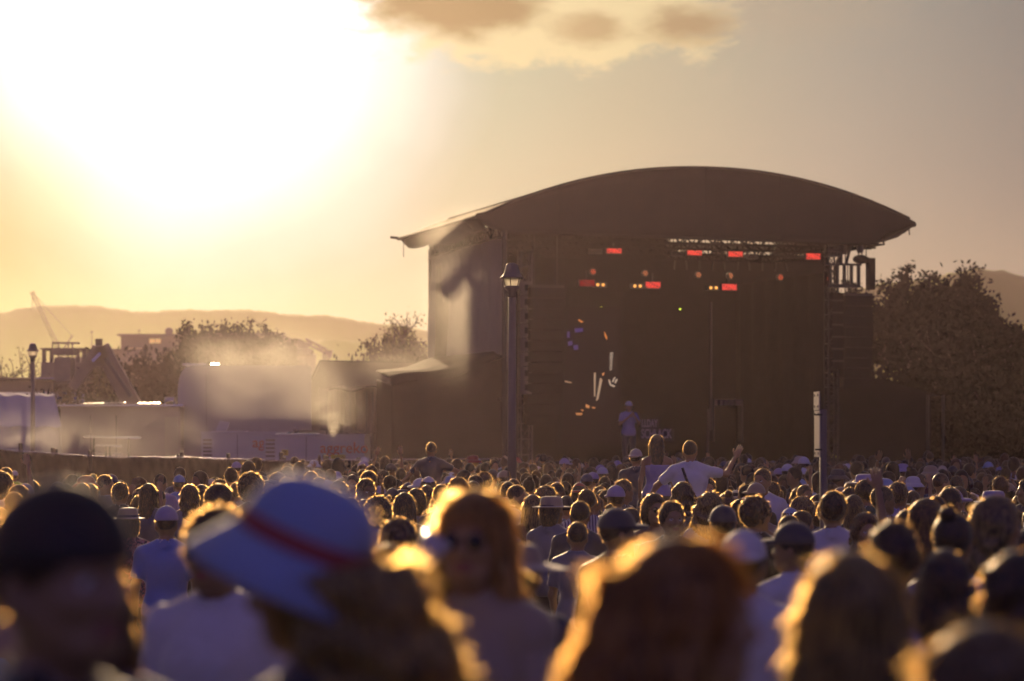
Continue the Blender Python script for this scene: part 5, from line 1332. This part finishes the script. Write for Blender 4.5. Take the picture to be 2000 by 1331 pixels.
# ---- hand placed people (px, top, d, yaw, body, hair, ...)
P_ = person_at
P_('m1', 1745, 1022, 9.5, -30, 'short-haired blurred man with a reddish neck right of the smooth blonde woman', skin=0, hair='messy', hairc='brown', top='charcoal')
P_('f0', 1846, 1076, 9.0, -6, 'woman with long braided dark hair below the man with a bun', skin=2, hair='long', hairmesh=hair_proto('long', 'br', seed=61, w=1.15, n=2600, length=.9), hairc='brown', top='lilac')
P_('m1', 1862, 1004, 12.5, -55, 'man with a dark bun and beard turned right at the right side', skin=1, hair='bun', hairc='black', top='blue')
P_('m2', 1947, 975, 13, -42, 'person in a black tee with a golden curly ponytail near right edge', skin=0, hair='wavy', hairmesh=hair_proto('wavy', 'p12', seed=62, lean=-.09, n=2600, w=.9), hairc='blonde', top='black')
P_('f2', 1998, 1086, 7.0, -20, 'woman with light brown hair cut off by the right edge', skin=0, hair='wavy', hairmesh=hm('wavy', 'n13', seed=39, n=4000), hairc='brown', top='charcoal')
P_('m0', 325, 990, 22.3, 0, 'man in a plain blue tee and grey cap seen from behind at left', skin=1, hair='short', hairc='black', top='blue', hat='cap', hatc='lilac', extra=.01)
P_('m1', 1128, 1020, 22.5, -32, 'man with short sandy hair in a dark grey shirt right of the lamp post', skin=0, hair='short', hairc='brown', top='grey')
P_('m2', 1206, 992, 16.5, -35, 'man in a dark cap with a pale front panel beside the auburn hair', skin=1, hair='short', hairc='dark', top='black', hat='cap', hatc='charcoal', extra=.02)
P_('m2', 1078, 968, 26, -30, 'person in a brown brimmed hat and grey long-sleeved jacket', skin=1, hair='bob', hairc='brown', top='grey', hat='fedora', hatc='taupe', extra=.02)
P_('m0', 1133, 979, 24.8, -4, 'dark-haired man in a dark polo standing before the striped shirt', skin=2, hair='short', hairc='black', top='charcoal')
P_('m0', 1146, 956, 27.5, 8, 'person in a pale striped shirt behind the dark polo man', skin=1, hair='short', hairc='dark', top='grey', topmat=M_stripe)
P_('f0', 1040, 968, 27, 6, 'woman with long straight blonde hair just right of the lamp post', skin=0, hair='long', hairc='blonde', top='maroon')
P_('m0', 738, 972, 25, 10, 'person with a big round golden-edged afro left of the lamp post', skin=2, hair='afro', hairmesh=hair_proto('afro', 'af', seed=63, n=2400), hairc='dark', top='light blue', extra=.03)
P_('f0', 790, 964, 26, -6, 'woman with very long straight brown hair beside the golden afro', skin=1, hair='long', hairc='brown', top='black')
P_('m0', 813, 956, 29, 0, 'person with a neat dark bob in a grey top left of the lamp post', skin=1, hair='bob', hairc='dark', top='grey')
P_('m3', 1627, 962, 21, -10, 'man in a white tee with messy dark hair directly behind the sign post', skin=1, hair='messy', hairmesh=hair_proto('messy', 'ms', seed=64, n=2200), hairc='dark', top='white')
P_('f1', 1690, 1000, 20.5, 160, 'woman with curly reddish hair turned to face the camera', skin=0, hair='wavy', hairc='auburn', top='charcoal', extra=.02)
P_('f0', 1668, 968, 26.5, -12, 'woman with long fair hair and a bright braid right of the sign post', skin=0, hair='long', hairc='fair', top='charcoal')
P_('m1', 1550, 1018, 14.2, 35, 'bearded man in a dark cap looking down left of the sign post', skin=1, hair='short', hairc='black', top='white', hat='cap', hatc='charcoal', extra=.02)
P_('m0', 1452, 1036, 10.4, -8, 'blurred man in a pale cap and white tee beside the auburn hair', skin=1, hair='short', hairc='dark', top='white', hat='cap', hatc='white', hat_back=True, extra=.015)
P_('f0', 1387, 960, 24.5, -10, 'woman with big curly blonde hair glowing on its left side', skin=0, hair='wavy', hairmesh=hair_proto('wavy', 'cb', seed=65, w=1.5, n=3000, length=.7), hairc='blonde', top='light blue', extra=.02)
P_('f0', 1335, 938, 31, -25, 'woman with big dark voluminous hair below the white-shirted rider', skin=1, hair='curly', hairmesh=hair_proto('wavy', 'dk', seed=66, w=1.3, n=1800, length=.7), hairc='dark', top='charcoal', extra=.03)
P_('f0', 250, 990, 25.0, 12, 'person in a pale trilby and dark floral shirt left of the blue tee', skin=1, hair='bob', hairc='dark', top='maroon', topmat=M_floral, hat='fedora', hatc='taupe', band='charcoal', extra=.02)
P_('m0', 28, 921, 62, 20, 'guard in a yellow hi-vis vest and blue cap at far left', skin=2, hair='short', hairc='dark', top='hivis', hat='cap', hatc='lilac')
P_('f2', 1812, 976, 17, -22, 'woman with long dark hair lit gold along its left edge', skin=1, hair='long', hairmesh=hair_proto('long', 'gl', seed=67, lean=-.05, n=2600), hairc='auburn', top='charcoal')
P_('m2', 1476, 968, 21.5, -28, 'person with a curly topknot and black tee turned right', skin=1, hair='bun', hairmesh=hair_proto('curly', 'tk', seed=68, n=2200), hairc='brown', top='black', extra=.02)
P_('m1', 1412, 992, 20, -20, 'person in a dark cap just right of the curly blonde woman', skin=1, hair='short', hairc='dark', top='charcoal', hat='cap', hatc='charcoal')
P_('f1', 1278, 966, 24, 165, 'woman with dark hair and sunglasses facing the camera above the auburn hair', skin=1, hair='bob', hairc='dark', top='grey', glasses=True)
P_('m1', 1312, 981, 21.5, 168, 'bearded dark-haired man facing the camera above the auburn hair', skin=1, hair='messy', hairc='dark', top='charcoal')
P_('m0', 235, 944, 33, -20, 'man with dark hair in a black tee below the boom crane', skin=2, hair='messy', hairc='black', top='black')
P_('m0', 350, 930, 43, 0, 'person in a lilac cap and blue top in front of the fence', skin=1, hair='short', hairc='dark', top='blue', hat='cap', hatc='light blue')
P_('f0', 290, 946, 32, -15, 'person with a long veil of dark hair below the cabin door', skin=1, hair='long', hairc='dark', top='navy')
P_('f0', 370, 949, 32, 8, 'woman with dark wavy shoulder hair in a grey tank top, left of the straight-haired one', skin=0, hair='wavy', hairc='dark', top='grey')
P_('f0', 394, 948, 33.5, 0, 'woman with straight centre-parted hair in front of the black fence', skin=0, hair='long', hairc='brown', top='charcoal')
P_('m0', 182, 926, 52, 0, 'tall dark-haired man standing highest before the left fence', skin=2, hair='short', hairc='black', top='charcoal')
P_('m0', 131, 934, 47, 0, 'man with cropped dark hair before the smoky fence at left', skin=1, hair='shaved', hairc='black', top='grey')
P_('f0', 64, 940, 40, 0, 'woman with long hair gold on the right edge below the left lamp post', skin=1, hair='long', hairc='dark', top='charcoal')
P_('f0', 778, 1018, 15.5, 15, 'person with bright messy golden hair behind the drinking woman arm', skin=0, hair='curly', hairmesh=hair_proto('curly', 'gm', seed=70, n=2600), hairc='fair', top='grey')
P_('f0', 760, 1068, 9.2, 6, 'woman with long dark hair rimmed orange between the hat and drinking woman', skin=1, hair='long', hairmesh=hm('long', 'ob', seed=71, n=4000), hairc='auburn', top='charcoal')
P_('m1', 1015, 1052, 10.5, -30, 'person in a wide brown sun hat behind the drinking woman', skin=1, hair='short', hairc='dark', top='charcoal', hat='sunhat', hatc='taupe', extra=.02)
P_('f0', 884, 1020, 19, 20, 'woman with dark hair half hidden behind the drinking blonde woman', skin=0, hair='bob', hairc='dark', top='grey')
P_('m1', 1775, 992, 17.5, 5, 'man with an outlined short haircut left of the golden-edged long hair', skin=1, hair='short', hairc='dark', top='charcoal', extra=.01)

# ---- riders on shoulders
body_proto('r1', Pose('m', yaw=R(-12), seated=True, build=1.12, L=((.40, .06, 1.22), (.52, .02, 1.00)), Rr=((.44, .12, 1.36), (.56, .16, 1.58)), open_hand=True), seed=41)
body_proto('r2', Pose('f', seated=True, tank=True), seed=42)
body_proto('r3', Pose('m', yaw=R(10), seated=True, L=((.38, .04, 1.20), (.56, .02, 1.02)), Rr=((.42, .06, 1.28), (.66, .10, 1.22))), seed=43)
body_proto('r4', Pose('m', yaw=R(-20), seated=True), seed=44)
def rider(bkey, px, py, d, label, clabel, extra=0, strap=False, **kw):
    zt_ = ZP(py, d); s = 1.74/1.765; z0 = zt_ - 1.74 - extra
    o = add_person(bkey, XP(px, d), d, z0, 1.74, R(kw.pop('yaw', 0)), label, **kw)
    placed.append((XP(px, d), d, .5, px))
    if strap:
        b = MB(); pts = [(-.10, -.125, 1.44), (-.06, -.150, 1.32), (.0, -.150, 1.18), (.08, -.145, 1.05), (.15, -.12, .97)]
        for p, q in zip(pts, pts[1:]): b.tube(p, q, .016, n=6)
        b.build('strap', M_rub, o); b = MB(); b.box((.04, -.24, .86), (.22, -.15, .99)); b.build('bag_pouch', M_rub, o)
    # the carrier stands under the rider: shoulders at the rider's seat
    ch = (z0 + .93) + .26; add_person('m0', XP(px, d), d + .12, 0, min(1.95, max(1.6, ch)), 0, clabel, skin=1, hair='short', hairc='dark', top='charcoal')
rider('r1', 1348, 861, 33.5, 'man in a white tee with a dark crossbody strap riding on shoulders', 'dark-haired person carrying the white-tee rider on their shoulders', strap=True, skin=0, hair='short', hairc='dark', top='white')
rider('r2', 1283, 850, 38, 'woman with long hair and a strappy top riding on shoulders', 'person carrying the strappy-top woman on their shoulders', skin=0, hair='long', hairc='brown', top='lilac', pants='black')
rider('r4', 1242, 879, 41, 'man in a dark tee and pale backwards cap raised above the crowd', 'person carrying the backwards-cap man on their shoulders', skin=0, hair='short', hairc='dark', top='charcoal', hat='cap', hatc='cream', hat_back=True)
rider('r3', 842, 864, 47, 'dark figure with arms spread on shoulders left of the lamp post', 'person carrying the dark spread-armed rider', skin=0, hair='short', hairc='dark', top='charcoal')
# singer on stage
s_, t_, z_ = SPX(1228, 780, .6); pp = SP(s_, .6, 0)
body_proto('sg', Pose('m', yaw=0, L=((.27, .10, 1.17), (.06, .24, 1.42)), Rr=((.27, .10, 1.17), (.05, .25, 1.38)), curl=.9), seed=45)
add_person('sg', pp.x, pp.y, 1.45, min(1.9, z_ - 1.45 - .0), R(180) + TH, 'performer in a white shirt and pale cap singing on the stage', skin=0, hair='short', hairc='dark', top='lilac', pants='charcoal', hat='cap', hatc='white')

# ---- the rest of the crowd
REG = [(-999, 190, 'left lamp post'), (190, 345, 'boom crane'), (345, 560, 'pale truck'), (560, 780, 'power trailers'), (780, 985, 'black side tent'), (985, 1200, 'left speaker array'), (1200, 1460, 'centre of stage'), (1460, 1640, 'sign board'), (1640, 1790, 'right speaker array'), (1790, 2999, 'right trees')]
HW = {'short': 'short', 'messy': 'messy', 'curly': 'curly', 'afro': 'afro', 'long': 'long straight', 'wavy': 'long wavy', 'bob': 'bobbed', 'pony': 'ponytailed', 'bun': 'bun-tied', 'shaved': 'cropped'}
cand = []
y = 15.5
while y < 75:
    w = y*.1875 + 2.6; n = int(2*w/(.70 if y < 34 else .62))
    for i in range(n+1):
        x = -w + (i + prng.uniform(-.38, .38))*2*w/n; yy = y + prng.uniform(-.42, .42); px = 1000 + x/yy*F
        dmax = 41 if px < 345 else 46 if px < 430 else 54 if px < 560 else 68 if px < 980 else 75.5
        if yy > dmax: continue
        if yy < 22 and prng.random() < .45: continue
        if yy > 40 and prng.random() < .12: continue
        cand.append((yy, x, px))
    y += .92 if y < 34 else .75 if y < 50 else .80
cand.sort()
ok = []
for yy, x, px in cand:
    if any((x - a)**2 + (yy - b_)**2 < (r + .20)**2 for a, b_, r, _ in placed): continue
    # keep the view to the hand-placed people free
    bad = False
    for a, b_, r, ppx in placed:
        if b_ > 13 and yy < b_ and yy > b_ - 9 and abs(px - ppx) < .25/yy*F*.9: bad = True; break
    if bad or abs(px - 1000) < 12 and abs(yy - 45) < .6 or abs(px - 1608) < 14 and abs(yy - 24) < .6: continue
    if yy < 24 and 1588 < px < 1660: continue
    ok.append((yy, x, px))
N_IND = 300 - 62
seen = [c for c in ok if -45 < c[2] < 2045]; ind = seen[:N_IND]; keepset = set(ind); rest = [c for c in ok if c not in keepset]
mk = ['m0', 'm1', 'm2', 'm0', 'mt', 'm4', 'm5']; fk = ['f0', 'f0', 'f1', 'f2', 'f4']
def attrs(r, far):
    fem = r.random() < .48
    bk = r.choice(fk if fem else mk)
    if far and r.random() < .05: bk = 'm3' if not fem else 'f3'
    hs = r.choice(['long', 'long', 'long', 'wavy', 'pony', 'pony', 'bun', 'bob']) if fem else r.choice(['short', 'short', 'short', 'short', 'messy', 'messy', 'shaved'])
    if r.random() < .03: hs = 'afro'
    hc = r.choice(['black', 'dark', 'dark', 'brown', 'brown', 'blonde', 'fair'] if fem else ['black', 'black', 'dark', 'dark', 'brown', 'fair'])
    if r.random() < .05: hc = 'auburn'
    tp = r.choice(['white', 'black', 'black', 'grey', 'navy', 'charcoal', 'charcoal', 'lilac', 'taupe', 'maroon', 'cream', 'light blue', 'green', 'red'])
    hat = r.choice(['cap', 'cap', 'cap', 'bucket', 'fedora']) if r.random() < (.22 if not fem else .08) else None
    hatc = r.choice(['white', 'lilac', 'light blue', 'charcoal', 'cream', 'navy', 'red', 'taupe', 'white'])
    if hat and hs in ('afro', 'bun', 'curly'): hs = 'short'
    h = r.gauss(1.635, .075) if fem else r.gauss(1.765, .085)
    yw = r.gauss(-2, 28) if r.random() < .9 else r.uniform(90, 270)
    return dict(fem=fem, bk=bk, hs=hs, hc=hc, tp=tp, hat=hat, hatc=hatc, h=max(1.45, min(1.96, h)), yw=yw, back=r.random() < .35, skin=r.choice([0, 0, 1, 1, 2, 3, 4]), pants=r.choice(['charcoal', 'navy', 'black', 'taupe', 'light blue']))
recs = []
for yy, x, px in ind:
    a = attrs(prng, yy > 34)
    row = 'near' if yy < 24 else 'middle' if yy < 30 else 'farther'
    rg = next(n for lo, hi, n in REG if lo <= px < hi)
    what = (f"person in {a['hatc']} {a['hat']} and {a['tp']} top" if a['hat'] else f"person with {HW[a['hs']]} {'brown' if a['hc'] == 'brown' else a['hc']} hair, {a['tp']} top")
    recs.append((what, row, rg, px, yy, x, a))
from collections import defaultdict
grp = defaultdict(list)
for r_ in recs: grp[(r_[0], r_[1], r_[2])].append(r_)
ORD = ['leftmost', 'second from left', 'third from left', 'fourth from left', 'fifth from left', 'sixth from left', 'seventh from left']
for k, L_ in grp.items():
    L_.sort(key=lambda q: q[3])
    for i, (what, row, rg, px, yy, x, a) in enumerate(L_):
        lb = f"{what}, {row} rows below {rg}" + (f", {ORD[min(i, 6)]}" if len(L_) > 1 else '')
        if len(lb.split()) > 16: lb = lb.replace('person with ', '')
        add_person(a['bk'], x, yy, ground_z(yy), a['h'], R(a['yw']), lb, skin=a['skin'], hair=a['hs'], hairc=a['hc'], top=a['tp'], pants=a['pants'], hat=a['hat'], hatc=a['hatc'], hat_back=a['back'], group='people standing in the crowd')

# ---- the far crowd as one object
def lod_parts(pose, style, hat, seed):
    V1, Q1 = nets(pose.shirt, *[tuple(v) for v in ((-.75, -.25, .84), (.75, .35, 1.99))], .036)
    V2, Q2 = nets(lambda P: np.maximum(smin(pose.arm(P, 0, .002), pose.arm(P, 1, .002), .01), -pose.shirt(P) - .02) if True else 0, (-.75, -.25, .80), (.75, .45, 2.0), .030)
    V3, Q3 = nets(pose.trousers, (-.3, -.25, .02), (.3, .3, 1.05), .05)
    V4, Q4 = nets(d_head, (-.11, -.13, 1.44), (.11, .15, 1.78), .018)
    out = [(V1, Q1, 0), (V2, Q2, 1), (V3, Q3, 2), (V4, Q4, 1)]
    Vh, Qh, Th, nb = hair_arrays(style, h=.018, n=320, wid=.0035, seed=seed)
    out.append((Vh, Qh[:nb], 3)); n = Qh[nb:].min(); Vs = Vh[n:]; out.append((Vs, Qh[nb:] - n, 4))
    if hat == 'cap': Vc, Qc = nets(cap_sdf, (-.12, -.14, 1.64), (.12, .22, 1.81), .014); out.append((Vc, Qc, 5))
    elif hat:
        mb = lathe_hat(hat); out.append((np.array(mb.v, np.float32), np.array(mb.f, np.int32), 5))
    Vm, Qm = hand_mesh(.012, .12)
    for sg, el, wr in pose.arms:
        if wr[2] > 1.4:
            z = -(Vector(wr) - Vector(el)).normalized(); yv = (Vector((0, 1, 0)) - z*z.y).normalized(); xv = yv.cross(z)
            Rm = np.array([[xv[i], yv[i], z[i]] for i in range(3)], np.float32); out.append((Vm @ Rm.T + np.array(wr, np.float32), Qm, 1))
    return out
LOD = []
UPR = ((.33, .10, 1.52), (.30, .14, 1.80)); UPL = ((.30, .08, 1.50), (.20, .12, 1.78)); BENT = ((.25, .05, 1.13), (.14, .28, 1.12))
for i, (pose, st, ht) in enumerate([(Pose('m'), 'short', None), (Pose('m', Rr=BENT), 'messy', None), (Pose('m'), 'short', 'cap'), (Pose('f'), 'long', None), (Pose('f', tank=True), 'wavy', None), (Pose('f'), 'bob', None),
        (Pose('m'), 'curly', None), (Pose('m', Rr=UPR), 'short', None), (Pose('f', L=UPL, Rr=UPR, tank=True), 'long', None), (Pose('m'), 'short', 'bucket'), (Pose('f'), 'bun', None), (Pose('m', L=UPL), 'short', 'cap')]):
    LOD.append(lod_parts(pose, st, ht, 100 + i))
prob = [5, 4, 3, 4, 3, 2, 2, .5, .4, 1, 1.2, .3]
Vs, Qs, Cs, Ms = [], [], [], []; nv = 0
for yy, x, px in rest:
    k = prng.choices(range(len(LOD)), prob)[0]; a = attrs(prng, True); s = a['h']/1.765; yw = R(a['yw']); c, sn = math.cos(yw), math.sin(yw)
    if yy > 60 and px > 1050: s *= 1.0
    cols = [CLO[a['tp']], SKINS[a['skin']], CLO[a['pants']], HAIRC[a['hc']], HAIRC[a['hc']], CLO[a['hatc']]]
    for Vp, Qp, ci in LOD[k]:
        Pm = Vp*s; Q2_ = np.empty_like(Pm); Q2_[:, 0] = c*Pm[:, 0] - sn*Pm[:, 1] + x; Q2_[:, 1] = sn*Pm[:, 0] + c*Pm[:, 1] + yy; Q2_[:, 2] = Pm[:, 2]
        Vs.append(Q2_); Qs.append(Qp + nv); nv += len(Vp)
        Cs.append(np.tile(np.array([*cols[ci], 1], np.float32), (len(Vp), 1))); Ms.append(np.full(len(Qp), 1 if ci == 4 else 0, np.int32))
def attr_mats():
    m = mat('crowd_cloth', rough=.8, sheen=.45); t = NT(m.node_tree); at = t.add('ShaderNodeAttribute', attribute_name='Col'); t.put(t.n['Principled BSDF'].inputs['Base Color'], at.outputs[0])
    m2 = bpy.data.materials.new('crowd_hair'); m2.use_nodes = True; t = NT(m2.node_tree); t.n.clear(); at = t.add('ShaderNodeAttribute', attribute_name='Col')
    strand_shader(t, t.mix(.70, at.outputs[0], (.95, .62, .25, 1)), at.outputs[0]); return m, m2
if rest:
    o = mesh_obj('crowd', np.concatenate(Vs), np.concatenate(Qs), None, list(attr_mats()), np.concatenate(Ms))
    ca = o.data.color_attributes.new('Col', 'FLOAT_COLOR', 'POINT'); ca.data.foreach_set('color', np.concatenate(Cs).ravel())
    tag(o, 'packed mass of far heads and shoulders in front of the stage', 'crowd', kind='stuff')
print('CROWD', len(ind), 'individual', len(rest), 'in the mass; faces', 0 if not rest else len(o.data.polygons))
